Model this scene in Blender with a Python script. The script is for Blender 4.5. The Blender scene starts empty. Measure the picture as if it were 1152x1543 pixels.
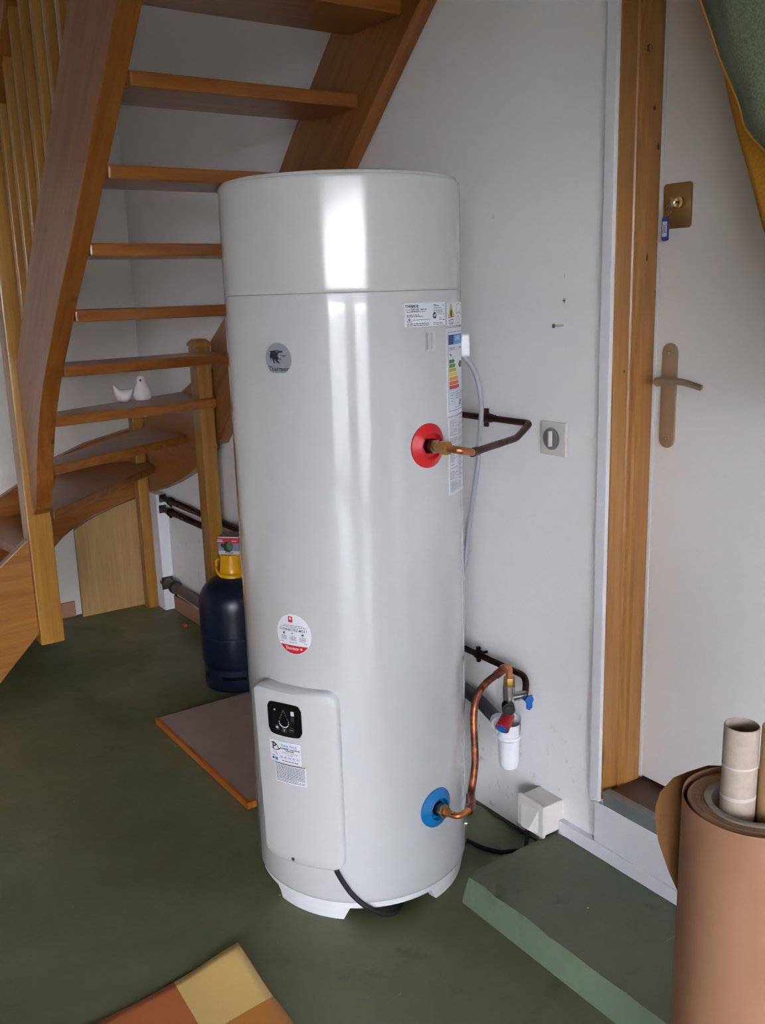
import bpy, bmesh, math, random
from mathutils import Vector, Matrix
S = bpy.context.scene
COL = S.collection
random.seed(7)
PI = math.pi
# ------------------------------------------------------------------ camera
CAM_F, PITCH, ROLL, AZ = 1420.0, math.radians(13.13), math.radians(1.7), math.radians(34.3)
cd = bpy.data.cameras.new('camera'); cam = bpy.data.objects.new('camera', cd); COL.objects.link(cam)
Fv = Vector((math.sin(AZ)*math.cos(PITCH), math.cos(AZ)*math.cos(PITCH), -math.sin(PITCH)))
R0 = Vector((math.cos(AZ), -math.sin(AZ), 0)); U0 = R0.cross(Fv)
Rv = R0*math.cos(ROLL) - U0*math.sin(ROLL); Uv = U0*math.cos(ROLL) + R0*math.sin(ROLL)
cam.matrix_world = Matrix(((Rv.x, Uv.x, -Fv.x, 0), (Rv.y, Uv.y, -Fv.y, 0), (Rv.z, Uv.z, -Fv.z, 1.5), (0, 0, 0, 1)))
cd.sensor_fit = 'VERTICAL'; cd.sensor_height = 36; cd.sensor_width = 27; cd.lens = CAM_F/1543*36
cd.clip_start = 0.02; cd.clip_end = 100
S.camera = cam
# ------------------------------------------------------------------ light
S.view_settings.view_transform = 'Standard'; S.view_settings.look = 'None'
S.view_settings.gamma = 1; S.view_settings.use_curve_mapping = False
S.view_settings.exposure = 2.2
w = bpy.data.worlds.new('overcast_sky'); S.world = w; w.use_nodes = True
bg = w.node_tree.nodes['Background']; bg.inputs[0].default_value = (0.90, 0.925, 1.0, 1); bg.inputs[1].default_value = 6.0
WY = -2.40
OPEN = ((-3.60, 0.36, 1.52, 2.14), (-3.30, -1.40, 0.08, 1.46), (-0.62, 0.36, 0.08, 1.46))   # glazed openings behind the camera: x0, x1, z0, z1
for k, (xa, xb, za, zb) in enumerate(OPEN):
    ld = bpy.data.lights.new('daylight_portal', 'AREA'); ld.shape = 'RECTANGLE'; ld.size = xb-xa; ld.size_y = zb-za
    ld.cycles.is_portal = True
    lo = bpy.data.objects.new('daylight_portal', ld); COL.objects.link(lo)
    lo.location = ((xa+xb)/2, WY-0.13, (za+zb)/2); lo.rotation_euler = (PI/2, 0, 0)
# ------------------------------------------------------------------ materials
def lin(c):
    return tuple((x/255/12.92 if x/255 <= 0.04045 else ((x/255+0.055)/1.055)**2.4) for x in c) + (1,)
class N:
    def __init__(s, name, rough=0.5, metal=0.0, spec=0.5):
        s.m = bpy.data.materials.new(name); s.m.use_nodes = True; s.t = s.m.node_tree
        s.b = s.t.nodes['Principled BSDF']; s.b.inputs['Roughness'].default_value = rough
        s.b.inputs['Metallic'].default_value = metal; s.b.inputs['Specular IOR Level'].default_value = spec
        s.tc = s.t.nodes.new('ShaderNodeTexCoord')
    def col(s, c): s.b.inputs['Base Color'].default_value = lin(c); return s
    def l(s, a, b): s.t.links.new(a, b)
    def mp(s, scale=(1, 1, 1), rot=(0, 0, 0), src='Object'):
        m = s.t.nodes.new('ShaderNodeMapping'); m.inputs['Scale'].default_value = scale; m.inputs['Rotation'].default_value = rot
        s.l(s.tc.outputs[src], m.inputs[0]); return m.outputs[0]
    def noise(s, vec, sc, det=4, rough=0.55, dist=0):
        n = s.t.nodes.new('ShaderNodeTexNoise'); n.inputs['Scale'].default_value = sc; n.inputs['Detail'].default_value = det
        n.inputs['Roughness'].default_value = rough; n.inputs['Distortion'].default_value = dist; s.l(vec, n.inputs['Vector']); return n.outputs[0]
    def voro(s, vec, sc, feat='F1'):
        n = s.t.nodes.new('ShaderNodeTexVoronoi'); n.feature = feat; n.inputs['Scale'].default_value = sc; s.l(vec, n.inputs['Vector']); return n.outputs['Distance']
    def ramp(s, fac, stops):
        r = s.t.nodes.new('ShaderNodeValToRGB'); e = r.color_ramp.elements
        while len(e) < len(stops): e.new(0.5)
        for i, (p, c) in enumerate(stops):
            e[i].position = p; e[i].color = lin(c) if max(c) > 1 else (c[0], c[1], c[2], 1)
        s.l(fac, r.inputs[0]); return r.outputs[0]
    def mix(s, f, a, b, mode='MIX'):
        m = s.t.nodes.new('ShaderNodeMix'); m.data_type = 'RGBA'; m.blend_type = mode
        if hasattr(f, 'links'): s.l(f, m.inputs[0])
        else: m.inputs[0].default_value = f
        for k, v in ((6, a), (7, b)):
            if hasattr(v, 'links'): s.l(v, m.inputs[k])
            else: m.inputs[k].default_value = lin(v)
        return m.outputs[2]
    def base(s, o): s.l(o, s.b.inputs['Base Color']); return s
    def rgh(s, o): s.l(o, s.b.inputs['Roughness']); return s
    def bump(s, h, st=0.2, d=0.002):
        b = s.t.nodes.new('ShaderNodeBump'); b.inputs['Strength'].default_value = st; b.inputs['Distance'].default_value = d
        s.l(h, b.inputs['Height']); s.l(b.outputs[0], s.b.inputs['Normal']); return s
def plain(name, c, rough=0.5, metal=0.0, spec=0.5):
    n = N(name, rough, metal, spec).col(c)
    return n.m
def wood(name, axis, c1, c2, c3, rough=0.32, knots=True, slope=0.0, kr=1.0):
    n = N(name, rough); n.b.inputs['Coat Weight'].default_value = 0.25; n.b.inputs['Coat Roughness'].default_value = 0.18
    sc = [14, 14, 14]; sc[axis] = 0.9
    v = n.mp(tuple(sc), (slope, 0, 0)) if slope else n.mp(tuple(sc))
    if slope:      # rotate first, stretch second
        m1 = n.t.nodes.new('ShaderNodeMapping'); m1.inputs['Rotation'].default_value = (slope, 0, 0); n.l(n.tc.outputs['Object'], m1.inputs[0])
        m2 = n.t.nodes.new('ShaderNodeMapping'); m2.inputs['Scale'].default_value = tuple(sc); n.l(m1.outputs[0], m2.inputs[0]); v = m2.outputs[0]
    g = n.noise(v, 2.2, 6, 0.6, 0.6)
    g2 = n.noise(v, 9, 3, 0.6, 0.2)
    c = n.ramp(g, [(0.25, c1), (0.5, c2), (0.72, c3)])
    c = n.mix(0.28, c, n.ramp(g2, [(0.35, (0.55, 0.55, 0.55)), (0.65, (1, 1, 1))]), 'MULTIPLY')
    if knots:
        ks = [3.5, 3.5, 3.5]; ks[axis] = 2.1
        k = n.voro(n.mp(tuple(ks)), 2.0)
        c = n.mix(n.ramp(k, [(0.0, (1, 1, 1)), (0.05*kr, (0.6, 0.6, 0.6)), (0.10*kr, (0, 0, 0))]), c, (70, 34, 16))
    n.base(c).bump(g2, 0.08, 0.001)
    return n.m
PC = ((136, 82, 30), (156, 104, 40), (170, 122, 52))
PC_SHADE = ((124, 64, 25), (148, 87, 33), (162, 104, 44))  # redder, darker pine; the look of shaded stair wood put into the colour
PX, PY, PZ = wood('pine_along_x', 0, *PC_SHADE), wood('pine_along_y', 1, *PC_SHADE), wood('pine_along_z', 2, (146, 92, 34), (166, 116, 44), (178, 132, 56))
PS = wood('pine_sloping', 1, *PC_SHADE, slope=math.radians(43))
PSX = wood('pine_sloping_x', 0, *PC)
DPC = ((156, 102, 52), (170, 119, 63), (182, 134, 76))
DZ = wood('door_frame_pine', 2, *DPC, kr=1.9)
PLY = wood('plywood', 2, (166, 128, 78), (176, 138, 86), (184, 150, 98), rough=0.65, knots=False)

def wallmat(name, c, dirt=True):
    n = N(name, 0.62, spec=0.3); v = n.mp()
    a = n.ramp(n.noise(v, 1.6, 5, 0.6), [(0.3, tuple(int(x*0.975) for x in c)), (0.7, c)])
    if dirt:
        sep = n.t.nodes.new('ShaderNodeSeparateXYZ'); n.l(n.mp(), sep.inputs[0])
        low = n.ramp(sep.outputs[2], [(0.0, (1, 1, 1)), (0.55, (0, 0, 0))])
        sp = n.ramp(n.noise(n.mp((1, 1, 0.7)), 26, 5, 0.7), [(0.60, (0, 0, 0)), (0.68, (1, 1, 1))])
        f = n.mix(1.0, low, sp, 'MULTIPLY'); f2 = n.mix(0.55, (0, 0, 0), f)
        a = n.mix(f2, a, (128, 116, 104))
        sp2 = n.ramp(n.voro(n.mp((1, 1.6, 0.8)), 5.5), [(0.0, (1, 1, 1)), (0.018, (0.8, 0.8, 0.8)), (0.03, (0, 0, 0))])
        a = n.mix(n.mix(0.4, (0, 0, 0), sp2), a, (120, 112, 104))
    n.base(a).bump(n.noise(v, 140, 3, 0.6), 0.12, 0.001); return n.m
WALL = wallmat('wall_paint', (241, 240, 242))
WALLB = wallmat('wall_paint_warm_bounce', (222, 216, 210), False)  # warm bounce from the woodwork put into this wall's colour
WHITE = wallmat('white_gloss_paint', (228, 229, 234), False)

def floormat(name, c1, c2, c3):
    n = N(name, 0.5, spec=0.4); v = n.mp()
    a = n.ramp(n.noise(v, 2.3, 6, 0.62, 0.4), [(0.3, c1), (0.55, c2), (0.8, c3)])
    s1 = n.ramp(n.noise(n.mp((1, 14, 1), (0, 0, 0.6)), 5.0, 4, 0.7, 1.0), [(0.69, (0, 0, 0)), (0.74, (1, 1, 1))])
    a = n.mix(n.mix(0.5, (0, 0, 0), s1), a, (150, 156, 136))
    s2 = n.ramp(n.voro(n.mp((1, 1.3, 1)), 8), [(0.0, (1, 1, 1)), (0.022, (1, 1, 1)), (0.03, (0, 0, 0))])
    a = n.mix(n.mix(0.85, (0, 0, 0), s2), a, (206, 208, 196))
    s3 = n.ramp(n.noise(v, 7, 5, 0.7), [(0.60, (0, 0, 0)), (0.75, (1, 1, 1))])
    a = n.mix(n.mix(0.5, (0, 0, 0), s3), a, (66, 62, 44))
    n.base(a).rgh(n.ramp(n.noise(v, 5, 4), [(0.3, (0.32, 0.32, 0.32)), (0.7, (0.58, 0.58, 0.58))])).bump(n.noise(v, 60, 4, 0.6), 0.25, 0.002); return n.m
LOWBOUNCE = wood('low_bounce_wall', 2, (84, 56, 38), (98, 66, 46), (112, 78, 54), rough=0.6, knots=False)  # invented dark finish for the unseen walls, keeps bounce light low
FLOOR = floormat('green_floor_paint', (93, 97, 68), (110, 117, 88), (128, 138, 110))
STEP = floormat('green_step_shaded', (88, 97, 76), (96, 105, 84), (108, 119, 97))  # step top toned down; shade from the paper roll put into its green

n = N('heater_enamel', 0.22); n.col((198, 199, 201)); n.b.inputs['Coat Weight'].default_value = 1.0; n.b.inputs['Coat Roughness'].default_value = 0.05; n.b.inputs['Coat IOR'].default_value = 1.6
n.bump(n.noise(n.mp((1, 1, 0.12)), 16, 2), 0.05, 0.002); ENAMEL = n.m
n = N('heater_cap_enamel', 0.22); n.col((198, 198, 197)); n.b.inputs['Coat Weight'].default_value = 0.8; n.b.inputs['Coat Roughness'].default_value = 0.14; n.b.inputs['Coat IOR'].default_value = 1.5
CAPM = n.m
COVERM = plain('cover_plastic', (196, 197, 198), 0.38)
FOOTM = plain('foot_plastic', (225, 227, 230), 0.45)
def copper(name, shiny):
    n = N(name, 0.32, 0.9); v = n.mp()
    a = n.ramp(n.noise(v, 26, 5, 0.65, 0.5), [(0.30, (70, 46, 44)), (0.5, (122, 74, 58)), (0.62, (178, 108, 70)), (0.75, (206, 136, 96))] if not shiny else [(0.3, (196, 122, 84)), (0.7, (218, 150, 112))])
    n.base(a).rgh(n.ramp(n.noise(v, 30, 3), [(0.3, (0.25, 0.25, 0.25)), (0.7, (0.55, 0.55, 0.55))])); return n.m
COP, COPS = copper('tarnished_copper', False), copper('bright_copper', True)
DCOP = copper('dark_copper', False)
r_ = [x for x in DCOP.node_tree.nodes if x.type == 'VALTORGB'][0].color_ramp.elements
for e, c in zip(r_, ((46, 34, 32), (74, 48, 42), (98, 62, 50), (120, 76, 60))): e.color = lin(c)
BRASS = plain('brass', (186, 150, 92), 0.35, 0.9)
CHROME = plain('nickel', (190, 188, 184), 0.25, 1.0)
HANDLE = plain('brushed_bronze_steel', (182, 160, 134), 0.38, 0.75)
PLATEM = plain('bronze_plate', (160, 124, 78), 0.42, 0.7)
BLACK = plain('black_plastic', (14, 15, 18), 0.3)
GLOSSBLACK = plain('gloss_black', (8, 9, 12), 0.08)
CABLE = plain('black_cable', (22, 24, 28), 0.45)
RED = plain('red_plastic', (206, 32, 42), 0.4)
RED2 = plain('red_cap', (150, 20, 34), 0.35)
BLUE = plain('blue_plastic', (10, 118, 186), 0.4)
BLUE2 = plain('blue_handle', (16, 92, 180), 0.35)
PVC = plain('white_pvc', (228, 230, 236), 0.3)
GPVC = plain('grey_pvc', (66, 70, 80), 0.45)
HOSE = plain('grey_hose', (164, 164, 174), 0.4)
SOCKET = plain('aged_white_plastic', (214, 208, 204), 0.42)
GREYD = plain('grey_dial', (128, 128, 122), 0.5)
PAPERW = plain('sticker_paper', (226, 228, 236), 0.45)
BADGE = plain('grey_badge', (146, 149, 156), 0.35, 0.0)
INK = plain('dark_ink', (44, 50, 62), 0.5)
INKG = plain('grey_ink', (104, 106, 120), 0.5)
INKL = plain('pale_ink', (160, 160, 172), 0.5)
INKB = plain('blue_ink', (64, 150, 204), 0.5)
INKW = plain('white_ink', (225, 228, 232), 0.5)
INKN = plain('navy_ink', (52, 60, 118), 0.5)
INKC = plain('cyan_ink', (80, 160, 214), 0.5)
ENLINE = plain('label_line_blue', (90, 120, 180), 0.5)
YEL = plain('warning_yellow', (232, 200, 66), 0.5)
EC = [plain('energy_' + nm, c, 0.5) for nm, c in (('dark_green', (66, 116, 72)), ('green', (92, 138, 78)), ('lime', (176, 184, 78)), ('yellow', (232, 206, 74)), ('amber', (222, 160, 72)), ('orange', (216, 112, 70)), ('red', (206, 72, 70)))]
SEAMM = plain('seam_grey', (150, 150, 150), 0.6)  # plain grey of the ring in the heater seam

n = N('gas_bottle_paint', 0.32, spec=0.5); v = n.mp()
a = n.ramp(n.noise(v, 5, 5, 0.6), [(0.3, (14, 23, 42)), (0.7, (20, 31, 54))])
a = n.mix(n.mix(0.5, (0, 0, 0), n.ramp(n.voro(n.mp((1.2, 1, 1)), 24), [(0.0, (1, 1, 1)), (0.06, (0, 0, 0))])), a, (120, 130, 150))
n.base(a); GAS = n.m
YPL = plain('yellow_plastic', (232, 172, 10), 0.28)
n = N('kraft_paper', 0.72, spec=0.25); v = n.mp((1, 1, 0.5))
n.base(n.ramp(n.noise(v, 8, 6, 0.65), [(0.3, (150, 108, 82)), (0.7, (162, 120, 94))])).bump(n.noise(v, 60, 4, 0.6), 0.12, 0.001); KRAFT = n.m
n = N('kraft_paper_inner', 0.72, spec=0.25); v = n.mp()
n.base(n.ramp(n.noise(v, 12, 6, 0.65), [(0.3, (140, 98, 62)), (0.7, (158, 112, 72))])); KRAFT2 = n.m
n = N('kraft_roll_end', 0.85, spec=0.1); v = n.mp()
n.base(n.ramp(n.noise(v, 60, 5, 0.7), [(0.3, (150, 116, 94)), (0.7, (174, 140, 116))])).bump(n.noise(v, 150, 3), 0.4, 0.002); KEND = n.m
n = N('cardboard_tube', 0.75, spec=0.2); v = n.mp()
sep = n.t.nodes.new('ShaderNodeSeparateXYZ'); n.l(n.mp(), sep.inputs[0])
n.base(n.ramp(n.noise(v, 90, 4, 0.7), [(0.3, (176, 160, 146)), (0.7, (190, 175, 162))])); TUBE = n.m
TUBEK = plain('brown_tube', (176, 142, 100), 0.7)
TUBEL = plain('tube_lap_line', (206, 198, 194), 0.7)
TUBEG = plain('grey_core_board', (150, 142, 130), 0.85)
n = N('green_curtain_cloth', 0.85, spec=0.1); v = n.mp()
n.base(n.ramp(n.noise(v, 260, 3, 0.7), [(0.35, (84, 96, 76)), (0.65, (118, 124, 98))])).bump(n.noise(v, 300, 2), 0.3, 0.001)
n.b.inputs['Sheen Weight'].default_value = 0.2; CURG = n.m
n = N('gold_curtain_lining', 0.7, spec=0.15); v = n.mp()
n.base(n.ramp(n.noise(v, 200, 3, 0.7), [(0.35, (178, 118, 36)), (0.65, (196, 138, 52))])); CURY = n.m
CURH = plain('gold_hem', (206, 150, 60), 0.7)
n = N('laminate_board', 0.5); v = n.mp()
a = n.ramp(n.noise(v, 5, 5, 0.6), [(0.3, (160, 138, 128)), (0.7, (174, 154, 144))])
a = n.mix(n.ramp(n.voro(v, 11), [(0.0, (1, 1, 1)), (0.03, (1, 1, 1)), (0.05, (0, 0, 0))]), a, (84, 66, 56)); n.base(a); BOARD = n.m
EDGE = wood('board_edging', 1, (176, 92, 30), (190, 104, 36), (200, 116, 44), knots=False)
EDGEX = wood('board_edging_x', 0, (190, 114, 34), (200, 124, 40), (206, 132, 50), knots=False)
TERRA = plain('terracotta_tile', (168, 122, 98), 0.6)
SILL = plain('dark_sill', (88, 62, 52), 0.45)
ZINC = plain('grey_metal_nosing', (140, 146, 148), 0.42, 0.4)
DOORM = wallmat('door_white', (236, 233, 232), False)
GAP = plain('dark_gap', (60, 52, 50), 0.7)
CERAM = plain('white_ceramic', (226, 216, 214), 0.12)
BOXR, BOXW, BOXB, BOXG, BOXK, BOXT = plain('carton_red', (206, 44, 62), 0.4), plain('carton_white', (214, 206, 200), 0.45), plain('carton_lilac', (140, 144, 172), 0.4), plain('carton_green', (88, 116, 84), 0.45), plain('carton_black', (40, 42, 44), 0.45), plain('carton_top', (110, 94, 98), 0.5)
TAGB = plain('tag_blue', (14, 58, 164), 0.3)
CO, CY_, CA = plain('cloth_orange', (196, 112, 64), 0.55), plain('cloth_yellow', (232, 198, 124), 0.5), plain('cloth_amber', (200, 132, 52), 0.55)
GLASS = N('window_glass', 0.0); GLASS.b.inputs['Transmission Weight'].default_value = 1.0; GLASS.b.inputs['IOR'].default_value = 1.01; GLASS = GLASS.m
OUTG = plain('outdoor_paving', (86, 86, 82), 0.8)
MORT = plain('crack_dark', (92, 84, 80), 0.9)
RUST = plain('floor_debris', (216, 92, 56), 0.7)
KNOT = plain('pine_knot', (84, 42, 20), 0.4)

# ------------------------------------------------------------------ mesh helpers
class MB:
    def __init__(s): s.v = []; s.f = []; s.mi = []; s.sm = []
    def add(s, vs, fs, mi=0, smooth=False):
        o = len(s.v); s.v += [tuple(x) for x in vs]
        for f in fs: s.f.append([i+o for i in f]); s.mi.append(mi); s.sm.append(smooth)
        return s
    def box(s, x0, x1, y0, y1, z0, z1, mi=0):
        return s.add([(x, y, z) for z in (z0, z1) for y in (y0, y1) for x in (x0, x1)],
                     [(0, 2, 3, 1), (4, 5, 7, 6), (0, 1, 5, 4), (2, 6, 7, 3), (0, 4, 6, 2), (1, 3, 7, 5)], mi)
    def prism(s, poly, axis, a, b, mi=0, smooth=False):
        """poly: 2D points; axis 0: (y,z) extruded in x; 1: (x,z) in y; 2: (x,y) in z"""
        def P(p, t): return (t, p[0], p[1]) if axis == 0 else ((p[0], t, p[1]) if axis == 1 else (p[0], p[1], t))
        n = len(poly); vs = [P(p, a) for p in poly] + [P(p, b) for p in poly]
        s.add(vs, [list(range(n))[::-1], [i+n for i in range(n)]], mi)
        return s.add(vs, [(i, (i+1) % n, (i+1) % n+n, i+n) for i in range(n)], mi, smooth)
    def tube(s, path, r, seg=14, mi=0, cap=True):
        path = [Vector(p) for p in path]; n = len(path); rr = r if isinstance(r, (list, tuple)) else [r]*n
        T = [(path[min(i+1, n-1)]-path[max(i-1, 0)]).normalized() for i in range(n)]
        up = Vector((0, 0, 1)) if abs(T[0].z) < 0.9 else Vector((1, 0, 0))
        a = T[0].cross(up).normalized(); vs = []
        for i in range(n):
            a = (a - T[i]*a.dot(T[i])).normalized(); b = T[i].cross(a)
            for k in range(seg):
                t = 2*PI*k/seg; vs.append(path[i]+(a*math.cos(t)+b*math.sin(t))*rr[i])
        fs = [(i*seg+k, i*seg+(k+1) % seg, (i+1)*seg+(k+1) % seg, (i+1)*seg+k) for i in range(n-1) for k in range(seg)]
        s.add(vs, fs, mi, True)
        if cap: s.add(vs[:seg], [list(range(seg))[::-1]], mi); s.add(vs[-seg:], [list(range(seg))], mi)
        return s
    def lathe(s, prof, c=(0, 0, 0), seg=48, mi=0, M=None, a0=0, a1=2*PI, smooth=True):
        full = abs(a1-a0-2*PI) < 1e-6; ns = seg if full else seg+1; vs = []
        for r, z in prof:
            for k in range(ns):
                t = a0+(a1-a0)*k/seg; p = Vector((r*math.cos(t), r*math.sin(t), z))
                if M: p = M @ p
                vs.append(p+Vector(c))
        fs = []
        for i in range(len(prof)-1):
            for k in range(seg): k2 = (k+1) % ns; fs.append((i*ns+k, i*ns+k2, (i+1)*ns+k2, (i+1)*ns+k))
        return s.add(vs, fs, mi, smooth)
    def build(s, name, mats, parent=None, bevel=0, loc=None, autosmooth=False):
        o0 = Vector(parent['_o']) if parent is not None and '_o' in parent.keys() else Vector((0, 0, 0))
        if loc is not None: org = Vector(loc)
        elif parent is not None: org = o0
        else:
            xs = [v[0] for v in s.v]; ys = [v[1] for v in s.v]; zs = [v[2] for v in s.v]
            org = Vector(((min(xs)+max(xs))/2, (min(ys)+max(ys))/2, min(zs)))
        me = bpy.data.meshes.new(name); me.from_pydata([Vector(v)-org for v in s.v], [], s.f)
        mats = mats if isinstance(mats, (list, tuple)) else [mats]
        for m in mats: me.materials.append(m)
        me.polygons.foreach_set('material_index', s.mi); me.polygons.foreach_set('use_smooth', s.sm)
        bm = bmesh.new(); bm.from_mesh(me); bmesh.ops.remove_doubles(bm, verts=bm.verts, dist=1e-6)
        bmesh.ops.recalc_face_normals(bm, faces=bm.faces)
        if bevel:
            es = [e for e in bm.edges if len(e.link_faces) == 2 and e.calc_face_angle(0) > 0.6]
            bmesh.ops.bevel(bm, geom=es, offset=bevel, segments=2, affect='EDGES', profile=0.6)
        for e in bm.edges:
            if len(e.link_faces) == 2 and e.calc_face_angle(0) > 0.7: e.smooth = False
        bm.to_mesh(me); bm.free(); me.update()
        o = bpy.data.objects.new(name, me); COL.objects.link(o); o.location = org-o0 if parent is not None else org
        if parent is not None: o.parent = parent
        o['_o'] = tuple(org)
        return o
def tag(o, label=None, cat=None, group=None, kind=None):
    for k, v in (('label', label), ('category', cat), ('group', group), ('kind', kind)):
        if v: o[k] = v
    return o
def thing(name, label, cat, loc, group=None):
    o = bpy.data.objects.new(name, None); COL.objects.link(o); o.location = loc; o.empty_display_size = 0.05; o['_o'] = tuple(loc)
    return tag(o, label, cat, group)
def struct(mb, name, mat, parent=None, bevel=0):
    o = mb.build(name, mat, parent, bevel)
    if parent is None: o['kind'] = 'structure'
    return o
def fillet(pts, r=0.03, seg=6):
    pts = [Vector(p) for p in pts]; rs = r if isinstance(r, (list, tuple)) else [r]*len(pts); out = [pts[0]]
    for i in range(1, len(pts)-1):
        a, b, c = pts[i-1], pts[i], pts[i+1]; d1 = (a-b); d2 = (c-b); q = min(rs[i], d1.length*0.48, d2.length*0.48)
        p1 = b+d1.normalized()*q; p2 = b+d2.normalized()*q
        for k in range(seg+1):
            t = k/seg; out.append(p1*(1-t)**2+b*2*t*(1-t)+p2*t*t)
    out.append(pts[-1]); return out
def smooth(pts, seg=8):
    P = [Vector(p) for p in pts]; P = [P[0]*2-P[1]]+P+[P[-1]*2-P[-2]]; out = []
    for i in range(1, len(P)-2):
        for k in range(seg):
            t = k/seg; out.append(0.5*((2*P[i])+(P[i+1]-P[i-1])*t+(2*P[i-1]-5*P[i]+4*P[i+1]-P[i+2])*t*t+(3*P[i]-P[i-1]-3*P[i+1]+P[i+2])*t**3))
    out.append(P[-2]); return out
def rrect(w, h, r, n=6):
    P = []
    for cx, cy, a in ((w/2-r, h/2-r, 0), (-w/2+r, h/2-r, 90), (-w/2+r, -h/2+r, 180), (w/2-r, -h/2+r, 270)):
        for k in range(n+1): t = math.radians(a+90*k/n); P.append((cx+r*math.cos(t), cy+r*math.sin(t)))
    return P
_tc = {}
def text2d(s, size, align='CENTER', bold=0.0):
    """flat glyph geometry from the built-in font: (verts2d, faces)"""
    key = (s, size, align, bold)
    if key in _tc: return _tc[key]
    cu = bpy.data.curves.new('t', 'FONT'); cu.body = s; cu.size = size; cu.align_x = align; cu.align_y = 'CENTER'; cu.resolution_u = 2; cu.offset = bold
    ob = bpy.data.objects.new('t', cu); COL.objects.link(ob)
    dg = bpy.context.evaluated_depsgraph_get(); me = bpy.data.meshes.new_from_object(ob.evaluated_get(dg))
    r = ([(v.co.x, v.co.y) for v in me.vertices], [list(p.vertices) for p in me.polygons])
    bpy.data.objects.remove(ob); bpy.data.curves.remove(cu); bpy.data.meshes.remove(me); _tc[key] = r
    return r

# ------------------------------------------------------------------ setting
XW, YB = 1.655, 4.49        # right wall face, back wall face
mb = MB(); mb.box(-3.9, XW+0.25, -2.52, YB+0.12, -0.12, 0); struct(mb, 'floor', FLOOR)
mb = MB()
mb.box(XW, XW+0.22, 1.49, YB+0.12, 0, 3.10); mb.box(XW, XW+0.22, 0.57, 1.49, 0, 0.235); mb.box(XW, XW+0.22, 0.57, 1.49, 2.30, 3.10)
mb.box(XW, XW+0.22, -2.52, 0.57, 0, 3.10); mb.box(XW+0.22, XW+0.30, 0.3, 1.8, 0, 3.10); struct(mb, 'wall_right', WALL)  # last box: backing added behind the door to stop sky light leaking in
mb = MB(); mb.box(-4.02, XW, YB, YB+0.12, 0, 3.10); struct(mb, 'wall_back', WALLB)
mb = MB(); mb.box(-4.02, -3.9, -2.52, YB, 0, 3.10); struct(mb, 'wall_left', LOWBOUNCE)
mb = MB()
XL = -3.9
mb.box(XL, XW, WY-0.12, WY, 2.14, 3.10); mb.box(XL, XW, WY-0.12, WY, 1.46, 1.52); mb.box(XL, XW, WY-0.12, WY, 0, 0.08)
mb.box(XL, -3.60, WY-0.12, WY, 1.52, 2.14); mb.box(0.36, XW, WY-0.12, WY, 1.52, 2.14)
mb.box(XL, -3.30, WY-0.12, WY, 0.08, 1.46); mb.box(-1.40, -0.62, WY-0.12, WY, 0.08, 1.46); mb.box(0.36, XW, WY-0.12, WY, 0.08, 1.46)  # middle pier added to split the window streak reflected in the heater
struct(mb, 'wall_front', LOWBOUNCE)
mb = MB(); mb.box(-4.02, XW+0.22, -2.52, YB+0.12, 3.10, 3.20); struct(mb, 'ceiling', plain('low_bounce_ceiling', (104, 78, 56), 0.7))  # unseen; dark warm colour set to cut and warm the bounce light
mb = MB(); mb.box(-60, 60, -90, -2.54, -0.16, -0.06); struct(mb, 'outdoor_paving', OUTG)
for k, (a, b, za, zb) in enumerate(OPEN):
    mb = MB(); f = 0.035
    for xa, xb, z0, z1 in ((a, a+f, za, zb), (b-f, b, za, zb), (a+f, b-f, za, za+f), (a+f, b-f, zb-f, zb)): mb.box(xa, xb, WY-0.09, WY-0.03, z0, z1)
    if k == 0:
        for xm in (-2.30, -1.0): mb.box(xm-0.02, xm+0.02, WY-0.09, WY-0.03, za+f, zb-f)
    wo = struct(mb, 'window_%d' % (k+1), WHITE)
    g = MB(); g.box(a+f, b-f, WY-0.065, WY-0.059, za+f, zb-f); g.build('pane', GLASS, wo)

# white riser panel, strips and skirting on the right wall
mb = MB(); mb.box(XW-0.012, XW, 1.482, 1.512, 0.225, 2.6); struct(mb, 'trim_1', WHITE, bevel=0.002)
mb = MB(); mb.box(XW-0.014, XW, 0.57, 1.492, 0.118, 0.229); struct(mb, 'trim_2', WHITE, bevel=0.002)
mb = MB(); mb.box(XW-0.02, XW, -2.3, 1.610, 0.0, 0.118); struct(mb, 'baseboard_right', WHITE, bevel=0.003)
mb = MB(); mb.box(XW-0.055, XW, 4.27, YB, 0, 0.584); struct(mb, 'trim_3', WHITE, bevel=0.004)
# terracotta skirting tiles under the stairs
bb = thing('baseboard_back', None, None, (1.0, YB, 0)); bb['kind'] = 'structure'
for xa, xb in ((0.60, 0.92), (0.924, 1.225)):
    mb = MB(); mb.box(xa, xb, YB-0.012, YB, 0, 0.075); mb.build('tile', TERRA, bb, 0.002)
bb = thing('baseboard_corner', None, None, (XW, 3.8, 0)); bb['kind'] = 'structure'
y = 4.26
while y > 2.5:
    mb = MB(); mb.box(XW-0.012, XW, y-0.30, y-0.004, 0, 0.075); mb.build('tile', TERRA, bb, 0.002); y -= 0.304
# broken joint between floor and right wall
mb = MB(); yy = 2.25; pts = []
while yy > 1.62: pts.append((XW-0.004-random.random()*0.010, yy)); yy -= 0.022
poly = [(XW, 2.25)]+pts+[(XW, 1.62)]
mb.prism(poly, 2, 0.0, 0.006); struct(mb, 'trim_4', MORT)

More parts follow.
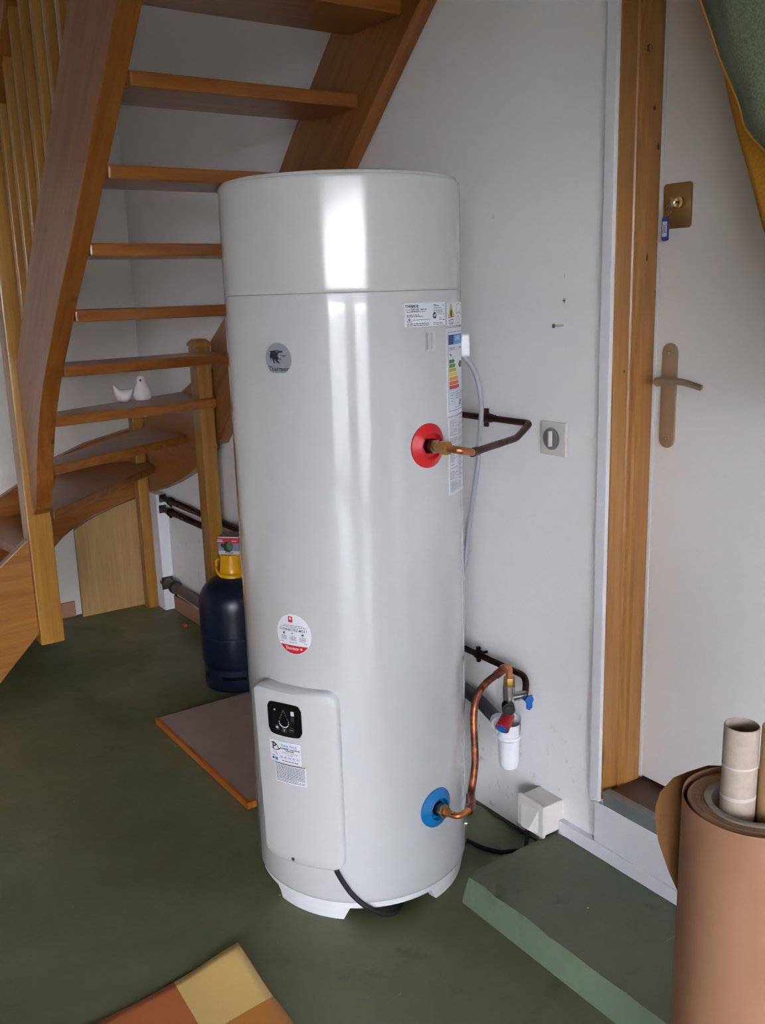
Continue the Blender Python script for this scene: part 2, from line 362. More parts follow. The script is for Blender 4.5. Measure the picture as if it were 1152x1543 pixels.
# ---- door
fr = MB()
prof = [(XW-0.006, 1.4785), (XW+0.05, 1.4785), (XW+0.052, 1.4755), (XW+0.056, 1.4755), (XW+0.058, 1.472), (XW+0.064, 1.4715), (XW+0.068, 1.468), (XW+0.074, 1.468), (XW+0.078, 1.464), (XW+0.125, 1.462), (XW+0.125, 1.52), (XW-0.006, 1.52)]
fr2 = [(XW+0.0, 1.4780), (XW+0.047, 1.4780), (XW+0.050, 1.4745), (XW+0.055, 1.4760), (XW+0.058, 1.4700), (XW+0.066, 1.4680), (XW+0.070, 1.4715), (XW+0.074, 1.4640), (XW+0.115, 1.4620), (XW+0.115, 1.4895), (XW-0.001, 1.4895), (XW-0.001, 1.478)]
fr.prism([(x-0.0, yv) for x, yv in fr2], 2, 0.235, 2.36)
KNOTS = [(1.7282, 1.9926, 0.0035, 0.006), (1.7454, 1.8732, 0.003, 0.004), (1.7607, 1.795, 0.003, 0.006), (1.7378, 1.5587, 0.002, 0.007), (1.7692, 1.4778, 0.0025, 0.006), (1.7786, 1.176, 0.002, 0.01), (1.6896, 1.307, 0.0025, 0.0025)]
d = thing('door_1', None, None, (XW+0.11, 1.03, 0.27)); d['kind'] = 'structure'
frm = fr.build('door_frame', DZ, d)
def prof_y(x):
    f = [(a, b) for a, b in fr2 if b < 1.4795 and a >= XW][:9]
    for (xa, ya), (xb, yb) in zip(f, f[1:]):
        if xa <= x <= xb: return ya+(yb-ya)*(x-xa)/(xb-xa)
    return 1.464
for kx, kz, ka, kb in KNOTS:
    ka *= 1.35; kb *= 1.35
    mb = MB(); P = [(kx+ka*math.cos(2*PI*k/12)*(1+0.2*math.sin(3*k)), kz+kb*math.sin(2*PI*k/12)) for k in range(12)]
    vs = [(x, prof_y(x)-0.0004, z) for x, z in P]+[(x, prof_y(x)+0.002, z) for x, z in P]
    mb.add(vs, [list(range(12))]+[(k, (k+1) % 12, (k+1) % 12+12, k+12) for k in range(12)]); mb.build('knot', KNOT, frm)
mb = MB(); mb.prism([(x, 2*1.025-yv) for x, yv in fr2], 2, 0.235, 2.36); mb.build('door_frame', DZ, d)
mb = MB(); mb.box(XW, XW+0.115, 0.587, 1.463, 2.22, 2.30); mb.build('door_frame', PY, d)
mb = MB(); mb.box(XW+0.115, XW+0.155, 0.593, 1.452, 0.275, 2.215); leaf = mb.build('door_leaf', DOORM, d, 0.002)
mb = MB(); mb.box(XW+0.118, XW+0.15, 1.4525, 1.462, 0.272, 2.2); mb.build('door_gap', GAP, d)
mb = MB(); mb.box(XW+0.113, XW+0.119, 1.4535, 1.4605, 0.272, 2.2); mb.build('weather_strip', WHITE, d)
mb = MB(); mb.box(XW+0.0, XW+0.16, 0.59, 1.462, 0.236, 0.262); mb.build('sill', SILL, d)
mb = MB(); mb.prism([(XW-0.012, 0.229), (XW+0.0005, 0.229), (XW+0.0005, 0.2625), (XW+0.012, 0.2625), (XW+0.012, 0.266), (XW-0.012, 0.266)], 1, 0.59, 1.4655); mb.build('threshold_nosing', ZINC, d)
DXF = XW+0.115     # door leaf face
# handle plate
hp = MB(); P = [(1.4120-0.0 + u, 1.2485+v) for u, v in rrect(0.041, 0.240, 0.0204, 8)]
hp.prism(P, 0, DXF-0.007, DXF+0.001); 
handle = hp.build('handle_plate', HANDLE, d, 0.0025)
hp = MB(); hz = 1.283
hp.tube([(DXF-0.006, 1.412, hz), (DXF-0.045, 1.412, hz)], 0.009, 16)
path = fillet([(DXF-0.038, 1.414, hz), (DXF-0.056, 1.406, hz+0.003), (DXF-0.060, 1.372, hz+0.009), (DXF-0.058, 1.325, hz+0.006), (DXF-0.052, 1.288, hz-0.004)], 0.02, 5)
nn = len(path); hp.tube(path, [0.0095-0.003*abs(i/(nn-1)-0.1) for i in range(nn)], 12)
hp.build('lever', HANDLE, handle)
for z in (1.347, 1.151):
    s_ = MB(); s_.tube([(DXF-0.0085, 1.412, z), (DXF-0.006, 1.412, z)], 0.0035, 10); s_.build('screw', CHROME, handle)
# upper lock plate, cylinder, key, tags
kp = MB(); kp.prism([(1.4100+u, 1.666+v) for u, v in rrect(0.076, 0.096, 0.008, 5)], 0, DXF-0.0025, DXF+0.001)
lock = kp.build('lock_plate', PLATEM, d, 0.001)
kp = MB(); kp.tube([(DXF-0.002, 1.402, 1.672), (DXF-0.010, 1.402, 1.672)], 0.0115, 20); kp.build('lock_cylinder', BRASS, lock)
kt = thing('key_tag', 'blue plastic key tag with white paper hanging from the upper door lock', 'key tag', (DXF-0.028, 1.422, 1.59))
mb = MB(); mb.box(DXF-0.036, DXF-0.014, 1.4015, 1.4035, 1.662, 1.682); mb.tube([(DXF-0.010, 1.402, 1.672), (DXF-0.024, 1.402, 1.672)], 0.003, 8); mb.build('key', CHROME, kt)
ring = [(DXF-0.0225+0.003*math.sin(t), 1.416+0.010*math.cos(t), 1.658+0.012*math.sin(t)) for t in [2*PI*i/20 for i in range(21)]]
mb = MB(); mb.tube(ring, 0.0011, 6, cap=False); mb.build('key_ring', CHROME, kt)
mb = MB(); mb.prism([(1.4225+u, 1.617+v) for u, v in rrect(0.0175, 0.050, 0.004, 4)], 0, DXF-0.026, DXF-0.022)
tg = mb.build('tag_body', TAGB, kt, 0.0006)
mb = MB(); mb.box(DXF-0.0266, DXF-0.0259, 1.4165, 1.4285, 1.601, 1.633)
tv, tf = text2d('Local', 0.008, bold=0.0002); tv2, _ = text2d('technique', 0.005, bold=0.0001)
mb.add([(DXF-0.0269, 1.4205-v_+0.004*0, 1.617-u_) for u_, v_ in tv], tf, 1)
mb.add([(DXF-0.0269, 1.4255-v_*1, 1.617-u_) for u_, v_ in tv2], _tc[('technique', 0.005, 'CENTER', 0.0001)][1], 1)
mb.build('paper_insert', [PAPERW, INK], tg)
kt2 = MB(); kt2.box(DXF-0.020, DXF-0.017, 1.432, 1.444, 1.592, 1.610); kt2.box(DXF-0.021, DXF-0.016, 1.428, 1.446, 1.5905, 1.594)
kt2.build('white_tag', SOCKET, kt)

# ------------------------------------------------------------------ staircase
st = thing('staircase', 'open-riser varnished pine staircase turning a quarter at the back corner', 'staircase', (1.25, 3.7, 0))
IX0, IX1, OX = 0.87, 0.93, 1.60
TT = 0.038
# inner stringer of the upper flight
low = [(2.04, 2.42), (2.289, 2.179), (2.413, 2.058), (2.63, 1.852), (2.85, 1.640), (3.0, 1.508), (3.1, 1.410), (3.2, 1.312), (3.28, 1.232), (3.35, 1.145), (3.42, 1.045), (3.478, 0.940), (3.533, 0.815), (3.575, 0.745), (3.618, 0.716)]
up = [(3.618, 1.275), (3.493, 1.412), (3.33, 1.588), (3.164, 1.755), (2.964, 1.945), (2.808, 2.097), (2.648, 2.258), (2.45, 2.45)]
mb = MB(); mb.prism(low+up, 0, IX0, IX1); mb.build('stringer', PS, st, 0.003)
# wall stringer of the upper flight
low = [(1.95, 2.36), (2.105, 2.224), (2.286, 2.060), (2.479, 1.880), (3.387, 1.048), (3.525, 0.915)]
up = [(3.525, 1.330), (3.372, 1.430), (2.893, 1.899), (2.69, 2.100), (2.552, 2.228), (2.35, 2.42)]
mb = MB(); mb.prism(low+up, 0, OX, XW-0.004); mb.build('stringer', PS, st, 0.003)
# curved winder stringer on the right wall
low = [(3.60, 0.885), (3.717, 0.811), (3.84, 0.748), (4.026, 0.679), (4.216, 0.620), (4.347, 0.588)]
up = [(4.347, 0.950), (4.294, 0.962), (4.133, 1.002), (3.925, 1.078), (3.73, 1.160), (3.60, 1.215)]
mb = MB(); mb.prism(low+up, 0, OX-0.001, OX+0.044); mb.build('stringer', PY, st, 0.003)
# back wall stringer
low = [(0.25, -0.0), (0.62, 0.0), (1.0, 0.25), (1.147, 0.367), (1.192, 0.408), (1.243, 0.442), (1.344, 0.491), (1.445, 0.522), (1.64, 0.565)]
up = [(1.64, 0.905), (1.478, 0.870), (1.347, 0.843), (1.202, 0.791), (1.019, 0.685), (0.932, 0.640), (0.55, 0.36), (0.25, 0.12)]
mb = MB(); mb.prism(low+up, 1, 4.445, YB-0.002); mb.build('stringer', PX, st, 0.003)
# near stringer of the lower flight
mb = MB(); mb.prism([(0.846, 0.238), (0.609, 0.0), (0.10, 0.0), (0.10, 0.03), (0.735, 0.531), (0.846, 0.619)], 1, 3.645, 3.690); mb.build('stringer', wood('pine_sloping_lower', 0, (196, 118, 44), (212, 136, 58), (222, 152, 72)), st, 0.003)
st.children[-1].data.materials[0] = wood('pine_lower', 0, (140, 86, 36), (158, 104, 44), (172, 122, 56), knots=False)
# treads
def tread(poly, z, mat=PX):
    mb = MB(); mb.prism(poly, 2, z-TT, z); return mb.build('tread', mat, st, 0.006)
def straight(y, z, y2=None, yr=None, d=0.245):
    yr = yr if yr is not None else y
    tread([(IX1-0.002, y), (OX+0.002, yr), (OX+0.002, yr+d), (IX1-0.002, y+d)], z)
straight(2.19, 2.247); straight(2.409, 2.053); straight(2.625, 1.858); straight(2.838, 1.665); straight(3.040, 1.473, yr=3.06)
tread([(IX1-0.002, 3.23), (OX+0.002, 3.33), (OX+0.002, 3.56), (IX1-0.002, 3.44)], 1.289)
tread([(IX1-0.002, 3.395), (OX-0.002, 3.500), (OX-0.002, 3.520), (OX-0.068, 3.520), (OX-0.068, 3.600), (OX-0.002, 3.600), (OX-0.002, 3.87), (IX1-0.002, 3.53)], 1.105)
tread([(IX1-0.002, 3.468), (OX-0.002, 3.832), (OX-0.002, 4.28), (IX1-0.002, 3.59)], 0.920)
tread([(IX1-0.002, 3.545), (OX-0.002, 4.240), (OX-0.002, 4.348), (1.544, 4.348), (1.544, 4.447), (1.20, 4.447), (IX1+0.01, 3.66)], 0.735)
tread([(0.936, 3.712), (1.09, 4.447), (0.76, 4.447), (0.855, 3.712)], 0.550)
tread([(0.850, 3.712), (0.80, 4.447), (0.48, 4.447), (0.66, 3.69)], 0.366, wood('pine_along_y_b', 1, *PC))
tread([(0.70, 3.69), (0.54, 4.447), (0.22, 4.447), (0.42, 3.69)], 0.183, PY)
# newel posts
def newel(x0, x1, y0, y1, z0, z1, cap=True):
    mb = MB(); mb.box(x0, x1, y0, y1, z0, z1)
    o = mb.build('newel_post', PZ, st, 0.006)
    if cap:
        c = MB(); xm, ym = (x0+x1)/2, (y0+y1)/2; e = 0.004; h = 0.012
        c.add([(x0-e, y0-e, z1), (x1+e, y0-e, z1), (x1+e, y1+e, z1), (x0-e, y1+e, z1), (x0-e, y0-e, z1+h), (x1+e, y0-e, z1+h), (x1+e, y1+e, z1+h), (x0-e, y1+e, z1+h),
               (x0+0.012, y0+0.012, z1+0.028), (x1-0.012, y0+0.012, z1+0.028), (x1-0.012, y1-0.012, z1+0.028), (x0+0.012, y1-0.012, z1+0.028)],
              [(0, 3, 2, 1), (0, 1, 5, 4), (1, 2, 6, 5), (2, 3, 7, 6), (3, 0, 4, 7), (4, 5, 9, 8), (5, 6, 10, 9), (6, 7, 11, 10), (7, 4, 8, 11), (8, 9, 10, 11)])
        c.build('post_cap', PZ, o, 0.002)
newel(0.845, 0.936, 3.620, 3.710, 0.196, 2.30)
newel(OX-0.066, OX-0.004, 3.522, 3.598, 0.0, 1.312)
newel(1.546, 1.599, 4.350, 4.408, 0.0, 0.952)
# balusters and handrail
y = 2.30
while y < 3.6:
    zb = 1.755+(3.164-y)*0.985-0.02; zt = min(2.6, 1.755+(3.164-y)*0.985+0.75)
    if zt > zb:
        mb = MB(); mb.box(0.886, 0.914, y-0.014, y+0.014, zb, zt); mb.build('baluster', PZ, st, 0.003)
    y += 0.122
a0, a1 = 2.72, 3.625
def hz_(yv): return 1.755+(3.164-yv)*0.985+0.74
mb = MB(); mb.prism([(2.66, hz_(2.66)), (a1, hz_(a1)), (a1, hz_(a1)+0.11), (2.66, hz_(2.66)+0.11)], 0, 0.872, 0.928); mb.build('handrail', PS, st, 0.006)

# plywood panel leaning against the back wall
mb = MB(); mb.prism([(1.243, 0.002), (1.574, 0.002), (1.572, 0.552), (1.445, 0.520), (1.344, 0.487), (1.244, 0.440)], 1, 4.430, 4.443)
tag(mb.build('plywood_panel', PLY, bevel=0.001), 'pale plywood panel with slanted top standing against the wall beneath the stairs', 'plywood panel')

# ------------------------------------------------------------------ water heater
AX, AY, HR = 1.227, 1.938, 0.279
D0 = math.atan2(-AY, -AX)
def cp(az, z, r):
    t = D0+math.radians(az); return (AX+r*math.cos(t), AY+r*math.sin(t), z)
def radial(az): t = D0+math.radians(az); return Vector((math.cos(t), math.sin(t), 0))
wh = thing('water_heater', 'tall white cylindrical electric water heater with curved control cover', 'water heater', (AX, AY, 0))
C0 = (AX, AY, 0)
mb = MB(); mb.lathe([(0.0, 0.052), (0.262, 0.052), (HR-0.004, 0.054), (HR, 0.062), (HR, 0.066), (HR, 0.5), (HR, 1.0), (HR, 1.496), (HR, 1.5000), (HR-0.001, 1.5010), (HR-0.010, 1.5012)], C0, 128); mb.build('body', ENAMEL, wh)
mb = MB(); mb.lathe([(HR-0.008, 1.500), (HR-0.004, 1.5005), (HR-0.004, 1.5035)], C0, 128); mb.build('seam_ring', SEAMM, wh)
mb = MB(); mb.lathe([(HR-0.008, 1.5024), (HR-0.002, 1.5025), (HR-0.0012, 1.5040), (HR-0.0012, 1.510), (HR-0.0012, 1.62), (HR-0.0012, 1.731), (HR-0.0012, 1.734), (HR-0.003, 1.7375), (HR-0.006, 1.7385), (HR-0.0065, 1.7405), (HR-0.009, 1.745), (HR-0.016, 1.747), (0.0, 1.749)], C0, 128); mb.build('top_cap', CAPM, wh)
mb = MB(); mb.lathe([(0.255, 0.036), (0.270, 0.036), (0.272, 0.040), (0.272, 0.056), (0.255, 0.056)], C0, 96); mb.build('foot_ring', FOOTM, wh)
for c0, c1 in ((-56, -7), (38, 87), (132, 181), (226, 275)):
    pass
for c0, c1 in ((-57, -8), (38.5, 88), (125, 168), (200, 250)):
    mb = MB(); ns = 24; vs = []
    for k in range(ns+1):
        a = c0+(c1-c0)*k/ns; e = min(k, ns-k)/ns*(c1-c0)
        zb = 0.0 if e > 4 else 0.036*(1-e/4)**1.0
        for r, z in ((0.240, 0.038), (0.240, zb), (0.264, zb), (0.2705, 0.038)): vs.append(cp(a, z, r))
    fs = [(k*4+i, k*4+(i+1) % 4, (k+1)*4+(i+1) % 4, (k+1)*4+i) for k in range(ns) for i in range(4)]
    mb.add(vs, fs, 0, True); mb.add(vs[:4], [(0, 1, 2, 3)]); mb.add(vs[-4:], [(3, 2, 1, 0)]); mb.build('foot', FOOTM, wh)
# control cover
CA0, CA1, CZ0, CZ1 = -53.5, -8.6, 0.148, 0.612
def cover_h(az, z):
    t = (az-CA0)/(CA1-CA0); return (0.036-0.017*t)*(0.72+0.28*(z-CZ0)/(CZ1-CZ0))
def coverR(az, z): return HR+cover_h(az, z)
cw = math.radians(CA1-CA0)*0.3; ch = CZ1-CZ0; cr = 0.035
mb = MB(); cols = [0, 0.0015, 0.004, 0.009, 0.016, 0.024]+[0.024+(cw-0.048)*i/22 for i in range(1, 22)]+[cw-0.024, cw-0.016, cw-0.009, cw-0.004, cw-0.0015, cw]
rows = [0, 0.002, 0.005, 0.010, 0.02, 0.06]+[0.06+(1-0.12)*i/14 for i in range(1, 14)]+[0.94, 0.98, 0.99, 0.995, 0.998, 1]
vs = []
def edgeh(dm):
    if dm <= 0: return 0.0
    if dm >= 0.010: return 1.0
    return math.sqrt(1-(1-dm/0.010)**2)
for i, u in enumerate(cols):
    du = min(u, cw-u); e = max(0, cr-du); inset = cr-math.sqrt(max(0, cr*cr-e*e)) if e > 0 else 0
    for j, q in enumerate(rows):
        H = ch-2*inset; z = CZ0+inset+H*q; az = CA0+math.degrees(u/0.3)
        dz = min(z-CZ0-inset, CZ1-inset-z); dm = min(du, dz)
        border = i in (0, len(cols)-1) or j in (0, len(rows)-1)
        r = HR-0.002 if border else HR+cover_h(az, z)*edgeh(max(dm, 0.0012))
        vs.append(cp(az, z, r))
nr = len(rows); fs = [(i*nr+j, (i+1)*nr+j, (i+1)*nr+j+1, i*nr+j+1) for i in range(len(cols)-1) for j in range(nr-1)]
mb.add(vs, fs, 0, True); cover = mb.build('control_cover', COVERM, wh)
# decals: 2-D shapes (u right, v up, metres) mapped on the cylinder
def bodyR(az, z): return HR
def sub_poly(poly):    # subdivide outline for curvature
    out = []
    for i, p in enumerate(poly):
        q = poly[(i+1) % len(poly)]; L = math.hypot(q[0]-p[0], q[1]-p[1]); n_ = max(1, int(L/0.01))
        for k in range(n_): out.append((p[0]+(q[0]-p[0])*k/n_, p[1]+(q[1]-p[1])*k/n_))
    return out
class Decal:
    def __init__(s, az0, z0, RF=bodyR, off=0.0007): s.a, s.z, s.RF, s.off = az0, z0, RF, off; s.mb = MB()
    def P(s, u, v, off): az = s.a+math.degrees(u/0.29); z = s.z+v; return cp(az, z, s.RF(az, z)+off)
    def strips(s, f_lo, f_hi, u0, u1, mi=0, off=0.0, skirt=True):
        n_ = max(2, int(abs(u1-u0)/0.006)+1); lo = []; hi = []
        for k in range(n_+1):
            u = u0+(u1-u0)*k/n_; lo.append((u, f_lo(u))); hi.append((u, f_hi(u)))
        o = s.off+off; vs = [s.P(*p, o) for p in lo]+[s.P(*p, o) for p in hi]; m = n_+1
        s.mb.add(vs, [(k, k+1, m+k+1, m+k) for k in range(n_)], mi)
        if skirt:
            ring = lo+hi[::-1]; rv = [s.P(*p, o) for p in ring]+[s.P(*p, -0.0006) for p in ring]; L = len(ring)
            s.mb.add(rv, [(k, (k+1) % L, (k+1) % L+L, k+L) for k in range(L)], mi)
        return s
    def rect(s, u0, u1, v0, v1, mi=0, off=0.0, skirt=False): return s.strips(lambda u: v0, lambda u: v1, u0, u1, mi, off, skirt)
    def disc(s, cu, cv, r, mi=0, off=0.0, cut=None, skirt=False, ry=None):
        ry = ry or r; n_ = 40; us = [cu-r*math.cos(PI*k/n_) for k in range(n_+1)]
        def hh(u): return ry*math.sqrt(max(0, 1-((u-cu)/r)**2))
        lo = [(u, max(cv-hh(u), cut) if cut is not None else cv-hh(u)) for u in us]; hi = [(u, cv+hh(u)) for u in us]
        o = s.off+off; m = n_+1; s.mb.add([s.P(*p, o) for p in lo]+[s.P(*p, o) for p in hi], [(k, k+1, m+k+1, m+k) for k in range(n_)], mi)
        if skirt:
            ring = lo+hi[::-1]; rv = [s.P(*p, o) for p in ring]+[s.P(*p, -0.0006) for p in ring]; L = len(ring)
            s.mb.add(rv, [(k, (k+1) % L, (k+1) % L+L, k+L) for k in range(L)], mi)
        return s
    def poly(s, pts, mi=0, off=0.0):
        s.mb.add([s.P(u, v, s.off+off) for u, v in pts], [list(range(len(pts)))], mi); return s
    def line(s, pts, wd, mi=0, off=0.0, closed=False):
        pts = list(pts)+([pts[0]] if closed else [])
        for a, b in zip(pts, pts[1:]):
            dx, dy = b[0]-a[0], b[1]-a[1]; L = math.hypot(dx, dy) or 1; nx, ny = -dy/L*wd/2, dx/L*wd/2
            k_ = max(1, int(L/0.012))
            for q in range(k_):
                p = (a[0]+dx*q/k_, a[1]+dy*q/k_); r = (a[0]+dx*(q+1)/k_, a[1]+dy*(q+1)/k_)
                s.mb.add([s.P(p[0]+nx, p[1]+ny, s.off+off), s.P(p[0]-nx, p[1]-ny, s.off+off), s.P(r[0]-nx, r[1]-ny, s.off+off), s.P(r[0]+nx, r[1]+ny, s.off+off)], [(0, 1, 2, 3)], mi)
        return s
    def text(s, t, u, v, size, mi=0, off=0.0004, align='CENTER', bold=0.0, rot=0, sx=1.0):
        tv, tf = text2d(t, size, align, bold); c, d_ = math.cos(rot), math.sin(rot)
        s.mb.add([s.P(u+sx*(a*c-b*d_), v+a*d_+b*c, s.off+off) for a, b in tv], tf, mi); return s
    def scribble(s, u0, u1, v, h, mi=0, off=0.0004, wd=None):      # print too small to read
        u = u0
        while u < u1-h*0.3:
            L = min(random.uniform(1.2, 3.6)*h, u1-u); s.rect(u, u+L, v-h*0.32, v+h*0.32, mi, off); u += L+h*0.6
        return s
    def build(s, name, mats, parent): return s.mb.build(name, mats, parent)
# display
MS = [GLOSSBLACK, INKW, INKG]
dd = Decal(-34.6, 0.5345, coverR, 0.0015)
w2, h2, rr_ = 0.0445, 0.0425, 0.013
def bulge(u): x = abs(u)/w2; e = max(0, abs(u)-(w2-rr_)); return h2-(rr_-math.sqrt(max(0, rr_*rr_-e*e)))-0.0025*x*x
dd.strips(lambda u: -bulge(u), lambda u: bulge(u), -w2, w2, 0, 0, True)
disp = dd.build('display', GLOSSBLACK, cover)
dd = Decal(-34.6, 0.5345, coverR, 0.0019)
drop = []
for k in range(25):
    t = 2*PI*k/24; drop.append((0.0135*math.sin(t)*(1-0.45*max(0, math.cos(t))), -0.004+0.0165*-math.cos(t) if math.cos(t) < 0 else -0.004+0.0))
drop = [(0.0, 0.026)]+[(0.0125*math.cos(math.radians(a)), -0.006+0.0125*math.sin(math.radians(a))) for a in range(30, -211, -12)]
for k in range(1, 20, 1):
    if k % 2 == 0 or 5 < k < 17: dd.line([drop[k], drop[k+1]], 0.0022, 0)
def seg_(a, b, t0, t1): return [(a[0]+(b[0]-a[0])*t0, a[1]+(b[1]-a[1])*t0), (a[0]+(b[0]-a[0])*t1, a[1]+(b[1]-a[1])*t1)]
for P_ in (drop[1], drop[-1]):
    for t0, t1 in ((0.0, 0.22), (0.32, 0.55), (0.65, 0.98)): dd.line(seg_(P_, drop[0], t0, t1), 0.0018, 1)
for cu, cv in ((-0.019, -0.022), (0.0, -0.026), (0.019, -0.023)):
    dd.line([(cu+0.006*math.cos(2*PI*k/16), cv+0.006*math.sin(2*PI*k/16)) for k in range(16)], 0.0007, 1, closed=True)
dd.disc(-0.019, -0.022, 0.0032, 0); dd.line([(-0.0025, -0.0285), (0.0025, -0.0235)], 0.0008, 0); dd.line([(-0.0025, -0.0235), (0.0025, -0.0285)], 0.0008, 0); dd.line([(0.0155, -0.023), (0.0225, -0.023)], 0.0012, 0)
dd.disc(-0.023, 0.022, 0.002, 0); dd.rect(0.019, 0.027, 0.014, 0.025, 0)
for q in range(4): dd.scribble(0.019, 0.027, 0.010-q*0.003, 0.0016, 1)
dd.build('display_icons', [INKW, INKG], disp)
# installer stickers on the cover
s2 = Decal(-35.4, 0.449, coverR, 0.0010); s2.rect(-0.041, 0.041, -0.027, 0.027, 0, 0, True); sk = s2.build('installer_sticker', PAPERW, cover)
s2 = Decal(-35.4, 0.449, coverR, 0.0012)
s2.text('P', -0.028, 0.0115, 0.023, 0, bold=0.0007); s2.line([(-0.037, 0.018), (-0.030, 0.022), (-0.020, 0.016), (-0.016, 0.006), (-0.011, 0.009)], 0.0022, 0)
s2.line([(-0.036, 0.006), (-0.026, 0.002), (-0.014, 0.0055)], 0.0018, 0); s2.line([(-0.034, 0.001), (-0.024, -0.007), (-0.020, -0.010), (-0.025, -0.001)], 0.0009, 1)
s2.text('Remy PAUL', 0.013, 0.0185, 0.0085, 2, bold=0.0002); s2.text('PLOMBERIE - CHAUFFAGE', 0.014, 0.0105, 0.0044, 0, bold=0.0002); s2.text('SANITAIRE', 0.014, 0.0055, 0.0044, 0, bold=0.0002)
s2.text('Installation - Dépannage', 0.014, 0.0003, 0.0042, 0); s2.text('Conseils', 0.014, -0.0045, 0.0042, 0)
s2.text('06 45 92 47 41', 0.013, -0.0125, 0.0085, 2, bold=0.0001); s2.scribble(-0.008, 0.036, -0.0215, 0.0030, 0)
s2.scribble(-0.036, -0.024, -0.013, 0.003, 1); s2.rect(-0.036, -0.030, -0.023, -0.017, 3); s2.rect(-0.028, -0.020, -0.0245, -0.0165, 2)
s2.build('print', [INK, INKG, INKB, INKN], sk)
s2 = Decal(-33.2, 0.394, coverR, 0.0010); s2.rect(-0.0405, 0.0405, -0.025, 0.025, 0, 0, True); sk = s2.build('notice_sticker', PAPERW, cover)
s2 = Decal(-33.2, 0.394, coverR, 0.0012); s2.rect(-0.0405, 0.0405, 0.0232, 0.0252, 0)
for q in range(19): s2.scribble(-0.038, 0.038 if q not in (15,) else 0.02, 0.0205-q*0.0023, 0.0020, 1 if q != 16 else 2)
s2.build('print', [INK, INKG, INKL], sk)
# cover screw and side clips
mb = MB(); sp = Vector(cp(-34.8, 0.166, coverR(-34.8, 0.166)-0.001)); mb.tube([sp, sp+radial(-34.8)*0.003], 0.0045, 12); mb.build('screw', CHROME, cover)
# round sticker
rs = Decal(-30.8, 0.7395); rs.disc(0, 0, 0.0485, 0, 0, None, True); rk = rs.build('round_sticker', PAPERW, wh)
rs = Decal(-30.8, 0.7395, off=0.0010)
def arc_lo(u): return -math.sqrt(max(0, 0.0475**2-u*u))
rs.strips(arc_lo, lambda u: -0.0270, -0.0390, 0.0390, 0, 0, False)
rs.poly([(u*1+(-0.0065), v*1+0.036) for u, v in rrect(0.0125, 0.0145, 0.002, 3)], 0); rs.disc(-0.0065, 0.038, 0.0032, 1, 0.0002)
rs.text('Thermor', -0.005, -0.0345, 0.0105, 1, 0.0004, bold=0.0002); rs.disc(0.0210, -0.0340, 0.0027, 1, 0.0004)
rs.text('CONNECTEZ-MOI !', -0.001, 0.0105, 0.0088, 2, bold=0.00015)
for v_ in (0.0215, 0.0178): rs.scribble(-0.034 if v_ < 0.02 else -0.026, 0.036 if v_ < 0.02 else 0.028, v_, 0.0024, 3)
for cu in (-0.027, -0.001, 0.026):
    rs.line([(cu+0.005*math.cos(2*PI*k/14), 0.0010+0.005*math.sin(2*PI*k/14)) for k in range(14)], 0.0006, 4, closed=True)
    for q in range(4): rs.scribble(cu-0.0085, cu+0.0085, -0.0060-q*0.0027, 0.0020, 3)
rs.disc(-0.027, 0.001, 0.0022, 2, ry=0.0035); rs.rect(0.0232, 0.0288, -0.0012, 0.0032, 2); rs.disc(-0.0025, 0.0022, 0.0018, 3)
for u0, u1 in ((-0.038, -0.030), (-0.012, 0.010), (0.030, 0.037)): rs.scribble(u0, u1, -0.0195, 0.0022, 3)
rs.build('print', [RED, INKW, INK, INKG, INKL], rk)
# maker's badge
bd = Decal(-31.0, 1.3655, off=0.0018); bd.disc(0, 0.001, 0.0345, 0, 0, -0.029, True); bk = bd.build('badge', BADGE, wh)
bd = Decal(-31.0, 1.3655, off=0.0021)
def Q(px, py): return ((px-575)/1152*0.1035*0.98, (780-py)/1536*0.1290)      # emblem outline measured in a close view of the badge
head = [(330, 565), (590, 540), (620, 560), (730, 560), (725, 605), (640, 608), (590, 630), (575, 680), (600, 745), (640, 762), (700, 755), (670, 780), (610, 778), (572, 775), (585, 820), (655, 885), (580, 875), (520, 835), (485, 765), (470, 810), (500, 895), (440, 860), (405, 780), (395, 710), (370, 770), (360, 830), (335, 740), (345, 640), (360, 590)]
bd.poly([Q(*p) for p in head[::-1]], 0)
bd.poly([Q(*p) for p in [(630, 672), (690, 668), (740, 682), (840, 660), (800, 695), (740, 708), (690, 688)][::-1]], 0); bd.poly([Q(*p) for p in [(510, 578), (592, 572), (570, 602)][::-1]], 1, 0.0003)
bd.text('Thermor', 0.0005, -0.0205, 0.0145, 0, bold=0.0002)
bd.build('emblem', [INK, BADGE], bk)
# rating plate
rp = Decal(40.45, 1.450); rp.rect(-0.0655, 0.0655, -0.025, 0.025, 0, 0, True); pk = rp.build('rating_label', PAPERW, wh)
rp = Decal(40.45, 1.450, off=0.0011)
rp.text('THERMOR', -0.0455, 0.0185, 0.0078, 0, bold=0.0003); rp.text('Code', -0.056, 0.0112, 0.006, 0); rp.line([(-0.048, 0.0078), (-0.048, 0.0148), (-0.026, 0.0148), (-0.026, 0.0078)], 0.0008, 0, closed=True)
rp.scribble(-0.046, -0.028, 0.0112, 0.004, 1); rp.scribble(-0.022, -0.004, 0.0112, 0.004, 1)
for v_, a_, b_, m_ in ((0.0065, -0.060, -0.008, 1), (0.000, -0.060, -0.026, 1), (-0.0032, -0.060, -0.014, 0), (-0.0185, -0.060, 0.003, 0), (-0.0222, -0.060, 0.004, 0), (-0.0185, 0.018, 0.052, 1), (-0.0222, 0.018, 0.056, 1), (0.013, 0.020, 0.050, 1), (0.008, 0.020, 0.054, 1), (0.004, 0.020, 0.054, 1), (0.0175, 0.020, 0.038, 0), (0.0205, 0.020, 0.030, 0)): rp.scribble(a_, b_, v_, 0.0026, m_)
